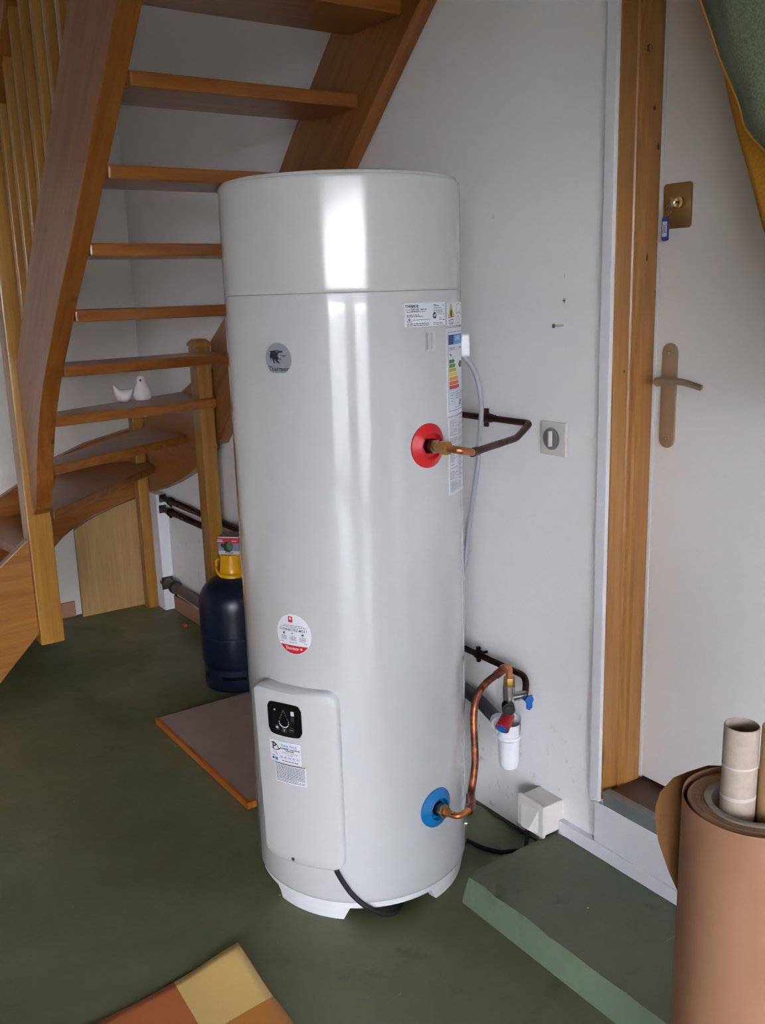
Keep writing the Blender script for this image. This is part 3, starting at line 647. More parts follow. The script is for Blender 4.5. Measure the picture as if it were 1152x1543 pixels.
rp.line([(-0.059, -0.0145), (-0.047, -0.0145), (-0.053, -0.006)], 0.0009, 0, closed=True); rp.rect(-0.0545, -0.0515, -0.0125, -0.009, 0); rp.scribble(-0.044, 0.008, -0.0105, 0.0024, 1)
rp.disc(0.0235, -0.0030, 0.0068, 0); rp.text('NF', 0.0235, -0.0030, 0.0070, 2, 0.0006, bold=0.0002); rp.text('IP X1 B', 0.0430, -0.0005, 0.0058, 0); rp.text('CE', 0.0440, -0.0105, 0.0090, 0); rp.rect(0.0550, 0.0620, -0.0140, -0.0118, 0)
rp.line([(0.056, 0.001), (0.062, 0.001), (0.059, -0.008)], 0.0007, 0, closed=True); rp.text('CE', 0.055, 0.0185, 0.006, 0)
rp.build('print', [INK, INKG, PAPERW], pk)
rp = Decal(66.0, 1.4475); rp.rect(-0.0555, 0.057, -0.0255, 0.0255, 0, 0, True); pk = rp.build('warning_label', PAPERW, wh)
rp = Decal(66.0, 1.4475, off=0.0011)
rp.poly([(-0.050, -0.008), (-0.018, -0.006), (-0.036, 0.024)], 1); rp.line([(-0.050, -0.008), (-0.018, -0.006), (-0.036, 0.024)], 0.0010, 0, closed=True, off=0.0002); rp.disc(-0.035, 0.002, 0.005, 0, 0.0004, ry=0.009)
rp.line([(-0.046, -0.013), (-0.022, -0.012), (-0.024, -0.021), (-0.044, -0.022)], 0.0015, 0, closed=True); rp.line([(-0.040, -0.019), (-0.032, -0.016), (-0.028, -0.019)], 0.0012, 0)
rp.line([(0.0, 0.018), (0.018, 0.024), (0.040, 0.018), (0.036, -0.001), (0.018, 0.004), (0.0, -0.001)], 0.0012, 0, closed=True)
rp.line([(0.006, -0.009), (0.015, -0.004), (0.024, -0.009), (0.024, -0.021), (0.006, -0.021)], 0.0010, 0, closed=True)
rp.build('print', [INK, YEL], pk)
# energy label
ep = Decal(66.0, 1.3180); ep.rect(-0.058, 0.056, -0.0990, 0.0990, 0, 0, True); pk = ep.build('energy_label', PAPERW, wh)
ep = Decal(66.0, 1.3180, off=0.0011)
ep.line([(-0.052, -0.088), (0.05, -0.088), (0.05, 0.090), (-0.052, 0.090)], 0.0012, 0, closed=True)
ep.rect(-0.050, -0.022, 0.062, 0.084, 1); ep.rect(-0.022, 0.048, 0.062, 0.084, 2); ep.text('ENERG', 0.008, 0.075, 0.013, 3, bold=0.0004); ep.text('THERMOR', -0.032, 0.053, 0.0075, 4)
ep.scribble(0.015, 0.045, 0.053, 0.003, 4); ep.line([(-0.050, 0.050), (0.048, 0.050)], 0.0006, 5); ep.poly([(-0.046, 0.040), (-0.036, 0.040), (-0.036, 0.036), (-0.041, 0.036), (-0.041, 0.043)], 4); ep.text('XL', -0.030, 0.033, 0.006, 4)
for q in range(7):
    v_ = 0.0245-q*0.0098; L = 0.026+q*0.0058; ep.rect(-0.048, -0.048+L, v_-0.0042, v_+0.0042, 6+q); ep.poly([(-0.048+L, v_-0.0042), (-0.042+L, v_), (-0.048+L, v_+0.0042)], 6+q)
ep.rect(0.020, 0.045, 0.008, 0.022, 4); ep.poly([(0.020, 0.008), (0.020, 0.022), (0.012, 0.015)], 4); ep.text('C', 0.030, 0.015, 0.012, 3, 0.0006, bold=0.0004)
ep.line([(-0.050, -0.041), (0.048, -0.041)], 0.0006, 0)
ep.line([(-0.047, -0.060+0.013), (-0.022, -0.047), (-0.022, -0.072), (-0.047, -0.072)], 0.0009, 2, closed=True); ep.line([(-0.014, -0.046), (0.046, -0.046), (0.046, -0.082), (-0.014, -0.082)], 0.0009, 0, closed=True)
for q in range(3): ep.scribble(-0.042, -0.028, -0.052-q*0.007, 0.003, 5)
for q in range(3): ep.scribble(-0.010, 0.040, -0.051-q*0.005, 0.0026, 5)
ep.poly([(0.012, -0.080), (0.030, -0.078), (0.034, -0.068), (0.026, -0.064), (0.018, -0.070)], 5)
ep.build('print', [ENLINE, INKN, INKC, PAPERW, INK, INKG]+EC, pk)
lp = Decal(66.4, 1.1240); lp.rect(-0.056, 0.056, -0.0905, 0.0910, 0, 0, True); pk = lp.build('instruction_label', PAPERW, wh)
lp = Decal(66.4, 1.1240, off=0.0011)
for c_ in (-0.051, 0.002):
    v_ = 0.084
    while v_ > -0.084:
        lp.scribble(c_, c_+random.choice((0.022, 0.036, 0.046, 0.046)), v_, 0.0024, 0); v_ -= random.choice((0.0034, 0.0034, 0.0034, 0.008))
lp.build('print', INKL, pk)
# marker window clip
mk = MB(); q = Decal(42.0, 1.393, off=0.0016); q.rect(-0.016, 0.016, -0.0205, 0.0205, 0, 0, True); ck = q.build('cover_clip', COVERM, wh)
q = Decal(42.0, 1.393, off=0.0032); q.rect(-0.010, -0.002, -0.018, 0.018, 0, 0, True); q.rect(0.002, 0.009, -0.018, 0.018, 0, 0, True); q.build('ridge', ENAMEL, ck)
q = Decal(42.0, 1.393, off=0.0020); q.rect(-0.0135, -0.0115, -0.0185, 0.0180, 0); q.build('slot', GREYD, ck)
# screw low on the right side
mb = MB(); sp = Vector(cp(77.5, 0.125, HR-0.001)); mb.tube([sp, sp+radial(77.5)*0.005], 0.0045, 10); mb.build('screw', CHROME, wh)
# pipe sockets
def collar(az, z, mat, nm):
    u = radial(az); t = Vector((-u.y, u.x, 0)); zz = Vector((0, 0, 1)); c = Vector(cp(az, z, HR))
    mb = MB(); ring = []; seg = 48
    prof = [(0.0505, -0.001, 1), (0.0500, 0.0035, 1), (0.0310, 0.0145, 0.5), (0.0285, 0.0140, 0.4), (0.0265, 0.0025, 0), (0.0, 0.0015, 0)]
    vs = []
    for r, h, wr in prof:
        for k in range(seg):
            a = 2*PI*k/seg; du = r*math.cos(a); dv = r*math.sin(a)*1.0
            sag = HR-math.sqrt(HR*HR-du*du)
            vs.append(c+t*du+zz*dv+u*(h-sag*1.0))
    fs = [(i*seg+k, i*seg+(k+1) % seg, (i+1)*seg+(k+1) % seg, (i+1)*seg+k) for i in range(len(prof)-1) for k in range(seg)]
    mb.add(vs, fs, 0, True); return mb.build(nm, mat, wh), c, u
def hexnut(c, u, h0, h1, r, name, mat, parent):
    mb = MB(); mb.tube([c+u*h0, c+u*h1], r, 6); return mb.build(name, mat, parent, 0.0015)
for az, z, m_, nm in ((39.7, 1.163, RED, 'red_collar'), (40.8, 0.265, BLUE, 'blue_collar')):
    ck, c, u = collar(az, z, m_, nm)
    hexnut(c, u, -0.009, 0.012, 0.019, 'gasket', BLACK, ck); hexnut(c, u, 0.010, 0.024, 0.0175, 'steel_nut', CHROME, ck)
# sensor box on the side plus hose
mb = MB(); c = Vector(cp(86, 1.372, HR+0.005)); u = radial(86); t = Vector((-u.y, u.x, 0)); zz = Vector((0, 0, 1))
vs = []
for (a, b) in rrect(0.026, 0.056, 0.009, 5):
    vs.append(c+t*a+zz*b-u*0.006)
P2 = [p+u*0.020 for p in vs]; L = len(vs); mb.add(vs+P2, [list(range(L))[::-1], [i+L for i in range(L)]]+[(i, (i+1) % L, (i+1) % L+L, i+L) for i in range(L)]); mb.build('side_box', PVC, wh, 0.003)
# power lead under the cover
pw = [cp(-13.3, 0.152, HR+0.012), cp(-11, 0.125, HR+0.010), cp(-6.4, 0.085, HR+0.008), cp(0, 0.052, HR+0.008), cp(8, 0.024, HR+0.004), cp(14, 0.014, HR-0.004), cp(19, 0.014, HR-0.020), cp(24, 0.010, HR-0.05)]
mb = MB(); mb.tube(fillet(pw, 0.02, 4), 0.0065, 12); mb.build('power_lead', CABLE, wh)

# ------------------------------------------------------------------ pipework
c = Vector(cp(39.7, 1.163, HR)); u = radial(39.7)
hp_ = thing('hot_water_pipe', 'tarnished copper pipe running from the red collar to the wall', 'pipe', (XW-0.03, 1.8, 1.17))
hexnut(c, u, 0.024, 0.060, 0.0105, 'brass_union', BRASS, hp_); hexnut(c, u, 0.042, 0.062, 0.0165, 'brass_nut', BRASS, hp_)
e1 = c+u*0.085
A_ = Vector((1.335, 1.590, 1.150))
mb = MB(); mb.tube(fillet([c+u*0.058, c+u*0.092+Vector((0.004, 0, -0.002)), Vector((1.330, 1.583, 1.149))], 0.025, 6), 0.0085, 14); mb.build('bright_elbow', COPS, hp_)
path = fillet([(1.322, 1.581, 1.150), (1.345, 1.588, 1.148), (1.540, 1.675, 1.148), (1.612, 1.700, 1.166), (1.622, 1.74, 1.170), (1.624, 2.35, 1.168)], [0, 0.02, 0.02, 0.02, 0.03, 0], 6)
path = fillet([(1.322, 1.581, 1.150), (1.540, 1.675, 1.148), (1.618, 1.712, 1.172), (1.624, 2.35, 1.168)], [0, 0.014, 0.014, 0], 7)
mb = MB(); mb.tube(path, 0.0085, 14); mb.tube([path[0], Vector(path[0]).lerp(Vector(path[1]), 0.12)], 0.0105, 14); mb.build('pipe_run', DCOP, hp_)
mb = MB(); mb.tube([(1.6235, 1.862, 1.1707), (1.6235, 1.905, 1.1706)], 0.0115, 14); mb.build('coupling', DCOP, hp_)
def clamp(y_, z_, par, h=0.024):
    mb = MB(); mb.tube([(1.6235, y_-0.006, z_), (1.6235, y_+0.006, z_)], 0.0135, 14); mb.box(1.619, 1.628, y_-0.005, y_+0.005, z_-h, z_+h); mb.tube([(1.628, y_, z_), (XW, y_, z_)], 0.004, 8); mb.build('pipe_clip', DCOP, par)
clamp(1.882, 1.171, hp_); clamp(2.30, 1.168, hp_)
cw_ = thing('cold_water_pipe', 'looping copper pipe joining the blue collar to the safety valve', 'pipe', (XW-0.03, 1.8, 0.5))
c = Vector(cp(40.8, 0.265, HR)); u = radial(40.8)
hexnut(c, u, 0.024, 0.034, 0.0165, 'brass_nut', BRASS, cw_)
mb = MB(); mb.tube(fillet([c+u*0.030, c+u*0.068+Vector((0.004, 0, 0)), Vector((1.325, 1.603, 0.268))], 0.025, 6), 0.0085, 14); mb.build('bright_elbow', COPS, cw_)
VX, VY = 1.56, 1.722      # valve axis
path = smooth([(1.318, 1.600, 0.266), (1.352, 1.628, 0.262), (1.384, 1.668, 0.262), (1.401, 1.680, 0.290), (1.412, 1.686, 0.335), (1.425, 1.704, 0.389), (1.432, 1.714, 0.440), (1.450, 1.722, 0.487), (1.482, 1.724, 0.513), (1.515, 1.722, 0.527), (1.545, 1.724, 0.536)], 5)
mb = MB(); mb.tube(path, 0.0094, 14); mb.tube(path[:4], 0.0110, 14); mb.tube(path[-6:], 0.0112, 14); mb.build('pipe_loop', COP, cw_)
mb = MB(); mb.tube(fillet([(1.538, 1.729, 0.537), (VX, 1.722, 0.540), (VX, VY, 0.508)], 0.018, 6), 0.0090, 14); mb.build('bright_elbow', COPS, cw_)
path = fillet([(1.622, 2.35, 0.498), (1.622, 1.722, 0.494), (1.600, 1.705, 0.448)], [0, 0.03, 0], 8)
mb = MB(); mb.tube(path, 0.0088, 14); mb.build('pipe_run', DCOP, cw_)
clamp(1.92, 0.496, cw_, 0.022); clamp(2.30, 0.498, cw_, 0.022)
sv = thing('safety_valve', 'safety valve with blue lever and red knob above the white trap', 'valve', (VX, VY, 0.40))
V = Vector((VX, VY, 0))
mb = MB(); mb.tube([V+Vector((0, 0, 0.484)), V+Vector((0, 0, 0.510))], 0.0155, 6); mb.build('brass_nut', BRASS, sv, 0.001)
mb = MB(); mb.tube([V+Vector((0, 0, 0.436)), V+Vector((0, 0, 0.486))], [0.0145, 0.0160], 18); mb.tube([V+Vector((0.0, 0, 0.452)), (1.602, 1.704, 0.455)], 0.0125, 14); mb.tube([V+Vector((-0.004, -0.0, 0.380)), V+Vector((-0.002, 0, 0.450))], 0.010, 14); mb.build('valve_body', CHROME, sv)
vd = Vector((-0.62, -0.78, 0)).normalized(); vd2 = Vector((-0.80, -0.32, -0.50)).normalized()
mb = MB(); b_ = V+Vector((-0.004, 0, 0.432)); mb.tube([b_, b_+vd*0.030], 0.0170, 24); mb.tube([b_+vd*0.028, b_+vd*0.034], 0.0105, 20); mb.build('black_cap', BLACK, sv, 0.001)
b_ = V+Vector((-0.006, -0.006, 0.408)); mb = MB(); mb.tube([b_, b_+vd2*0.048], [0.0165, 0.0190], 24); kn = mb.build('red_knob', RED2, sv, 0.001)
mb = MB(); mb.tube([b_+vd2*0.0478, b_+vd2*0.0500], 0.0145, 24); mb.build('knob_disc', BLUE2, kn)
mb = MB(); b_ = Vector((1.592, 1.690, 0.448)); mb.tube([(1.592, 1.706, 0.452), (1.585, 1.680, 0.450)], 0.0055, 10)
mb.tube(fillet([(1.588, 1.674, 0.466), (1.584, 1.672, 0.452), (1.580, 1.668, 0.436), (1.590, 1.668, 0.430)], 0.01, 4), [0.0055]*99, 10) if False else None
lv = [(0.002, 0.014), (0.012, 0.018), (0.016, 0.006), (0.012, -0.004), (0.013, -0.016), (0.005, -0.024), (-0.004, -0.020), (-0.004, -0.006), (-0.008, 0.004)]
t_ = Vector((0.80, -0.60, 0)).normalized(); nn_ = Vector((-0.6, -0.8, 0)).normalized(); o_ = Vector((1.584, 1.678, 0.452))
vs = [o_+t_*a+Vector((0, 0, 1))*b for a, b in lv]; P2 = [p+nn_*0.008 for p in vs]; L = len(vs)
mb.add(vs+P2, [list(range(L))[::-1], [i+L for i in range(L)]]+[(i, (i+1) % L, (i+1) % L+L, i+L) for i in range(L)]); mb.build('blue_lever', BLUE2, sv, 0.0015)
# white trap
tr = thing('drain_trap', 'white plastic drain trap cup under the red valve knob', 'drain trap', (VX, 1.722, 0.258))
T0 = (VX, 1.722, 0)
mb = MB(); mb.lathe([(0.0, 0.250), (0.018, 0.251), (0.0245, 0.256), (0.0275, 0.266), (0.0280, 0.275), (0.0285, 0.335), (0.031, 0.337), (0.032, 0.341), (0.031, 0.346), (0.0285, 0.348), (0.0285, 0.380), (0.0262, 0.380), (0.0262, 0.30), (0.0, 0.30)], T0, 40); mb.build('cup', PVC, tr)
mb = MB(); mb.lathe([(0.0295, 0.345), (0.0315, 0.345), (0.0315, 0.394), (0.0295, 0.394), (0.0295, 0.345)], T0, 14, a0=math.radians(-62), a1=math.radians(70), smooth=True); mb.build('guard', PVC, tr)
mb = MB(); mb.tube([(VX-0.006, 1.742, 0.352), (VX+0.02, 1.785, 0.357)], [0.017, 0.019], 20); mb.tube([(VX+0.010, 1.772, 0.3555), (VX+0.020, 1.789, 0.357)], 0.022, 20); mb.build('outlet_socket', PVC, tr)
mb = MB(); mb.tube([(VX+0.018, 1.785, 0.357), (1.612, 1.90, 0.362), (1.632, 2.02, 0.365), (1.632, 2.35, 0.365)], 0.0185, 20)
tag(mb.build('waste_pipe', GPVC), 'dark grey waste pipe sloping from the trap to behind the heater', 'pipe')
# grey hose
ho = [(1.540, 1.918, 1.346), (1.572, 1.909, 1.330), (1.595, 1.890, 1.283), (1.599, 1.874, 1.207), (1.599, 1.882, 1.119), (1.599, 1.897, 1.01), (1.599, 1.923, 0.896), (1.599, 1.950, 0.759), (1.60, 2.02, 0.58), (1.60, 2.1, 0.42)]
mb = MB(); mb.tube(smooth(ho), 0.0066, 12); tag(mb.build('grey_hose', HOSE), 'thin grey hose arching down from the white box beside the heater', 'hose')

# black cable on the floor to the outlet
ca = [(1.40, 1.98, 0.006), (1.495, 1.83, 0.006), (1.503, 1.775, 0.006), (1.531, 1.722, 0.006), (1.562, 1.709, 0.006), (1.576, 1.690, 0.010), (1.572, 1.668, 0.030), (1.571, 1.661, 0.098)]
mb = MB(); mb.tube(fillet(ca, 0.03, 5), 0.006, 10); tag(mb.build('floor_cable', CABLE), 'black cable running along the floor from heater to outlet', 'cable')
# outlet box on the wall
ob = thing('cable_outlet_box', 'square white surface outlet box low on the wall above the skirting', 'outlet box', (1.62, 1.67, 0.086))
mb = MB(); mb.box(1.588, XW, 1.613, 1.703, 0.088, 0.172); mb.build('back_box', SOCKET, ob, 0.004)
mb = MB(); mb.box(1.577, 1.5885, 1.609, 1.707, 0.084, 0.176); fp = mb.build('face_plate', SOCKET, ob, 0.004)
mb = MB(); mb.add([(1.577, 1.690, 0.160), (1.577, 1.626, 0.160), (1.577, 1.626, 0.094), (1.577, 1.690, 0.094), (1.562, 1.650, 0.098), (1.562, 1.676, 0.098), (1.5755, 1.640, 0.150), (1.5755, 1.680, 0.150)],
                  [(0, 1, 6, 7), (7, 6, 4, 5), (1, 2, 4, 6), (0, 7, 5, 3), (2, 3, 5, 4), (0, 3, 2, 1)]); mb.build('cable_hood', SOCKET, fp)
# rotary wall switch
sw = thing('dial_switch', 'square white wall plate with round grey dial beside the door', 'switch', (XW, 1.66, 1.09))
mb = MB(); mb.box(XW-0.010, XW, 1.616, 1.703, 1.094, 1.178); pl = mb.build('face_plate', SOCKET, sw, 0.004)
mb = MB(); My = Matrix.Rotation(-PI/2, 3, 'Y'); mb.lathe([(0.0, 0.0), (0.0275, 0.0), (0.0275, 0.0015), (0.0255, 0.002), (0.0, 0.0012)], (XW-0.0098, 1.664, 1.136), 36, M=My.to_4x4())
mb.build('dial_recess', GREYD, pl)
mb = MB(); mb.lathe([(0.0, 0.0), (0.0235, 0.0), (0.0235, 0.004), (0.0, 0.004)], (XW-0.0115, 1.664, 1.136), 32, M=My.to_4x4()); mb.build('dial', plain('dial_grey_green', (118, 120, 112), 0.4), pl)
mb = MB(); mb.box(XW-0.025, XW-0.0145, 1.6555, 1.6605, 1.118, 1.156); mb.build('dial_grip', SOCKET, pl, 0.001)
mb = MB(); mb.tube([(XW-0.028, 1.641, 1.410), (XW, 1.641, 1.410)], [0.0030, 0.0030], 8); mb.tube([(XW-0.030, 1.641, 1.410), (XW-0.027, 1.641, 1.410)], 0.0055, 10)
tag(mb.build('wall_screw', CHROME), 'steel screw sticking out of the wall above the dial switch', 'screw')
mb = MB(); mb.tube([(XW-0.003, 1.634, 1.468), (XW, 1.634, 1.468)], 0.007, 12); pg = mb.build('wall_plug', SOCKET); tag(pg, 'small white wall plug above the protruding screw', 'wall plug')
mb = MB(); mb.tube([(XW-0.0036, 1.634, 1.468), (XW-0.0028, 1.634, 1.468)], 0.003, 8); mb.build('plug_hole', MORT, pg)

# heating pipes in the back corner
for nm, x_, z_, r_, m_, lb in (('heating_pipe', 1.632, 0.560, 0.0145, DCOP, 'brown heating pipe on the corner wall, upper of the two close pipes'), ('heating_pipe', 1.628, 0.508, 0.0150, DCOP, 'brown heating pipe on the corner wall, lower of the two close pipes'), ('drain_pipe', 1.622, 0.135, 0.024, GPVC, 'thick grey drain pipe near the floor behind the gas bottle')):
    t_ = thing(nm, lb, 'pipe', (x_, 3.4, z_))
    mb = MB(); mb.tube([(x_-0.0, 4.31, z_+0.004), (x_, 2.4 if nm == 'heating_pipe' else 3.44, z_+0.004)], r_, 16); mb.build('pipe_run', m_ if nm == 'heating_pipe' else plain('taupe_pipe', (104, 92, 84), 0.5), t_)
    mb = MB(); mb.tube([(x_, 4.18, z_+0.004), (x_, 4.165, z_+0.004)], r_*1.35, 14); mb.box(x_-0.004, x_+0.004, 4.165, 4.18, z_-r_*1.6, z_+r_*1.6); mb.build('pipe_clip', BLACK if nm == 'heating_pipe' else GPVC, t_)
    mb = MB(); mb.box(x_-r_*1.2, x_+r_*1.2, 4.2655, 4.2715, z_-r_*1.1, z_+r_*1.5); mb.build('dark_hole_patch', GAP, t_, 0.002)  # dark patch painted in place of a shaded hole around the pipe

# ------------------------------------------------------------------ gas bottle and carton
GX, GY = 1.506, 3.262
gb = thing('gas_bottle', 'dark navy blue gas bottle with yellow cap on the floor behind the heater', 'gas bottle', (GX, GY, 0))
G0 = (GX, GY, 0); gr = 0.140
prof = [(0.0, 0.075), (0.11, 0.070), (gr-0.008, 0.085), (gr, 0.110), (gr, 0.212), (gr+0.0022, 0.214), (gr+0.0022, 0.220), (gr, 0.222), (gr, 0.325)]
for k in range(1, 11):
    t = PI/2*k/10; prof.append((0.035+(gr-0.035)*math.cos(t), 0.325+0.115*math.sin(t)))
prof += [(0.0, 0.440)]
mb = MB(); mb.lathe(prof, G0, 56); mb.build('body', GAS, gb)
# foot ring with slots
mb = MB(); seg = 60
for k in range(seg):
    a0_, a1_ = 2*PI*k/seg, 2*PI*(k+1)/seg
    slot = (k % 12) in (0, 1, 2, 3, 4, 5, 6)
    for z0, z1 in (((0.0, 0.050), (0.064, 0.088)) if slot else ((0.0, 0.088),)):
        vs = []
        for a in (a0_, a1_):
            for r, z in ((gr-0.016, z0), (gr-0.008, z0), (gr-0.008, z1), (gr-0.016, z1)): vs.append((GX+r*math.cos(a), GY+r*math.sin(a), z))
        mb.add(vs, [(0, 1, 5, 4), (1, 2, 6, 5), (2, 3, 7, 6), (3, 0, 4, 7), (0, 3, 2, 1), (4, 5, 6, 7)])
mb.build('foot_ring', GAS, gb)
mb = MB(); mb.lathe([(0.0, 0.438), (0.052, 0.438), (0.050, 0.448), (0.045, 0.475), (0.043, 0.515), (0.043, 0.528), (0.0, 0.530)], G0, 40); cap = mb.build('cap', YPL, gb)
mb = MB(); t0 = math.atan2(-GY, -GX)
hpz = [(GX+0.060*math.cos(t0+a), GY+0.060*math.sin(t0+a), 0.452+max(0, (abs(a)-0.9))*0.030) for a in [(-1.7+3.4*k/24) for k in range(25)]]
end = (GX+0.049*math.cos(t0-1.75), GY+0.049*math.sin(t0-1.75), 0.505)
mb.tube([end, (GX+0.060*math.cos(t0-1.74), GY+0.060*math.sin(t0-1.74), 0.497)]+hpz, 0.0058, 10); mb.build('cap_handle', YPL, cap)
# printed carton on top (turned box)
bx = thing('carton', 'small red, white and lilac carton on top of the yellow bottle cap', 'box', (GX, GY, 0.5305))
ang = math.radians(-58); ux = Vector((math.cos(ang), math.sin(ang), 0)); 
fdir = Vector((-math.sin(math.radians(12)), -math.cos(math.radians(12)), 0))        # normal of the printed long face
sdir = Vector((-fdir.y, fdir.x, 0))
sdir = Vector((math.cos(math.radians(-12)), math.sin(math.radians(-12)), 0))
# corner nearest the camera is right of centre
Bc = Vector((GX+0.010, GY+0.006, 0.5305)); LW, LD, LH = 0.082, 0.085, 0.070
sdir = Vector((0.708, -0.706, 0)).normalized(); fdir = Vector((-sdir.y*-1, sdir.x*-1, 0))
fdir = Vector((sdir.y, -sdir.x, 0))
def bp(a, b, z): return Bc+sdir*a+fdir*b+Vector((0, 0, z))
vs = [bp(a, b, z) for z in (0, LH) for b in (-LD/2, LD/2) for a in (-LW/2, LW/2)]
mb = MB(); mb.add(vs, [(0, 2, 3, 1), (0, 1, 5, 4), (0, 4, 6, 2)], 0); mb.add(vs, [(4, 5, 7, 6)], 1)
def facestrip(z0, z1, mi):
    v4 = [bp(-LW/2, LD/2, z0), bp(LW/2, LD/2, z0), bp(LW/2, LD/2, z1), bp(-LW/2, LD/2, z1)]; mb.add(v4, [(0, 1, 2, 3)], mi)
    v4 = [bp(LW/2, LD/2, z0), bp(LW/2, -LD/2, z0), bp(LW/2, -LD/2, z1), bp(LW/2, LD/2, z1)]; mb.add(v4, [(0, 1, 2, 3)], mi)
for z0, z1, mi in ((0, 0.014, 0), (0.014, 0.044, 2), (0.044, 0.066, 3), (0.066, LH, 0)): facestrip(z0, z1, mi)
mb.build('carton_body', [BOXW, BOXT, BOXB, BOXR], bx)
mb = MB(); e_ = LD/2+0.0006
def disc2(a, z, ra, rz, mi, e=e_):
    P = [bp(a+ra*math.cos(2*PI*k/20), e, z+rz*math.sin(2*PI*k/20)) for k in range(20)]; mb.add(P, [list(range(20))], mi)
disc2(-0.002, 0.030, 0.020, 0.021, 1, e_); disc2(0.006, 0.033, 0.014, 0.017, 0, e_+0.0004); disc2(-0.024, 0.036, 0.007, 0.008, 1, e_+0.0002)
def bar(a0_, a1_, z0, z1, mi): mb.add([bp(a0_, e_+0.0002, z0), bp(a1_, e_+0.0002, z0), bp(a1_, e_+0.0002, z1), bp(a0_, e_+0.0002, z1)], [(0, 1, 2, 3)], mi)
bar(-0.044, -0.024, 0.056, 0.059, 2); bar(-0.044, -0.020, 0.050, 0.053, 2); bar(0.014, 0.034, 0.052, 0.055, 2); bar(-0.014, -0.010, 0.004, 0.010, 1); bar(-0.006, 0.018, 0.005, 0.008, 3)
mb.build('print', [BOXG, BOXK, BOXW, INKG], bx)

# ------------------------------------------------------------------ board on the floor
bo = thing('floor_board', 'brown laminate board with orange edging lying flat behind the heater', 'board', (1.3, 2.72, 0))
mb = MB(); mb.box(1.096, 1.60, 2.363, 3.082, 0.001, 0.0215); mb.build('panel', BOARD, bo)
mb = MB(); mb.box(1.082, 1.0955, 2.349, 3.082, 0.001, 0.023); mb.build('edging', EDGE, bo, 0.002)
mb = MB(); mb.box(1.0958, 1.60, 2.349, 2.3625, 0.001, 0.023); mb.build('edging', EDGEX, bo, 0.002)

# ------------------------------------------------------------------ concrete step
mb = MB(); random.seed(3)
x0, x1, y0, y1, h = 1.322, XW-0.021, -0.6, 1.622, 0.083
nx, ny = 8, 60; top = []
for j in range(ny+1):
    for i in range(nx+1):
        x = x0+(x1-x0)*i/nx; y = y0+(y1-y0)*j/ny; jx = jy = jz = 0
        if i == 0: jx = random.uniform(-0.001, 0.006); jz = -random.uniform(0, 0.006)
        if j == ny: jy = -random.uniform(0, 0.006); jz = -random.uniform(0, 0.005)
        if i == 0 and j == ny: jx = 0.008; jy = -0.008; jz = -0.012
        top.append((x+jx, y+jy, h+jz+random.uniform(-0.0006, 0.0006)))
mb.add(top, [(j*(nx+1)+i, j*(nx+1)+i+1, (j+1)*(nx+1)+i+1, (j+1)*(nx+1)+i) for j in range(ny) for i in range(nx)], 0, False)
per = [(0, j) for j in range(ny, -1, -1)]+[(i, 0) for i in range(1, nx+1)]+[(nx, j) for j in range(1, ny+1)]+[(i, ny) for i in range(nx-1, 0, -1)]
pt = [top[j*(nx+1)+i] for i, j in per]; pm = []
for (i, j), p in zip(per, pt):
    pm.append((p[0]-(0.004 if i == 0 else 0)+random.uniform(-0.001, 0.001), p[1]+(0.004 if j == ny else 0), 0.055))
pb = [(x0-0.006 if i == 0 else p[0], y1+0.004 if j == ny else p[1], 0.0) for (i, j), p in zip(per, pt)]
L = len(per); mb.add(pt+pm+pb, [(k, (k+1) % L, (k+1) % L+L, k+L) for k in range(L)]+[(k+L, (k+1) % L+L, (k+1) % L+2*L, k+2*L) for k in range(L)], 1, False)
tag(mb.build('concrete_step', [STEP, floormat('green_step_face', (114, 132, 112), (124, 142, 120), (134, 152, 130))]), 'low green-painted concrete step with chipped edge below the door', 'step')
o = bpy.data.objects['concrete_step']

# ------------------------------------------------------------------ kraft roll with tubes
KX, KY, KZ, KR = 0.922, 0.592, 0.900, 0.083
kr = thing('kraft_paper_roll', 'large upright roll of brown kraft paper with a loose outer flap', 'paper roll', (KX, KY, 0))
CK = (KX, KY, 0)
mb = MB(); mb.lathe([(0.0735, KZ-0.004), (0.0735, 0.002), (0.040, 0.002), (0.040, KZ-0.010)], CK, 72); mb.build('roll_core_winding', KRAFT, kr)
mb = MB(); pr = [(0.0735, KZ-0.0045)]
k = 0.0735
while k > 0.0555: pr += [(k-0.0008, KZ-0.003-random.random()*0.0010), (k-0.0016, KZ-0.0036)]; k -= 0.0016
mb.lathe(pr, CK, 72); mb.build('roll_end', KEND, kr)
mb = MB(); pr = [(0.0545, KZ-0.006), (0.0540, KZ-0.0015), (0.0500, KZ-0.0008), (0.0455, KZ-0.0020), (0.0445, KZ-0.006), (0.0440, 0.35), (0.0, 0.35)]
mb.lathe(pr, CK, 72); cs = mb.build('core_tube', TUBEG, kr)
# outer loose wrap: a spiral sheet with thickness, spreading into a flap on the left/back
tcam = math.atan2(-KY, -KX)      # towards the camera
def sheet(pts, z0, z1, th=0.0009):
    vs = []; n_ = len(pts)
    for i, p in enumerate(pts):
        a = Vector(pts[max(0, i-1)]); b = Vector(pts[min(n_-1, i+1)]); t = (b-a).normalized(); nv = Vector((-t.y, t.x))*th
        zt = z1[i] if isinstance(z1, list) else z1
        for q in (Vector(p), Vector(p)+nv): vs += [(q.x, q.y, z0), (q.x, q.y, zt)]
    fs = []
    for i in range(n_-1):
        o0, o1 = i*4, (i+1)*4
        fs += [(o0, o1, o1+1, o0+1), (o0+2, o0+3, o1+3, o1+2), (o0+1, o1+1, o1+3, o0+3), (o0, o0+2, o1+2, o1)]
    fs += [(0, 1, 3, 2), (4*n_-4, 4*n_-2, 4*n_-1, 4*n_-3)]
    mb = MB(); mb.add(vs, fs, 0, True); return mb
pts = []; zt = []
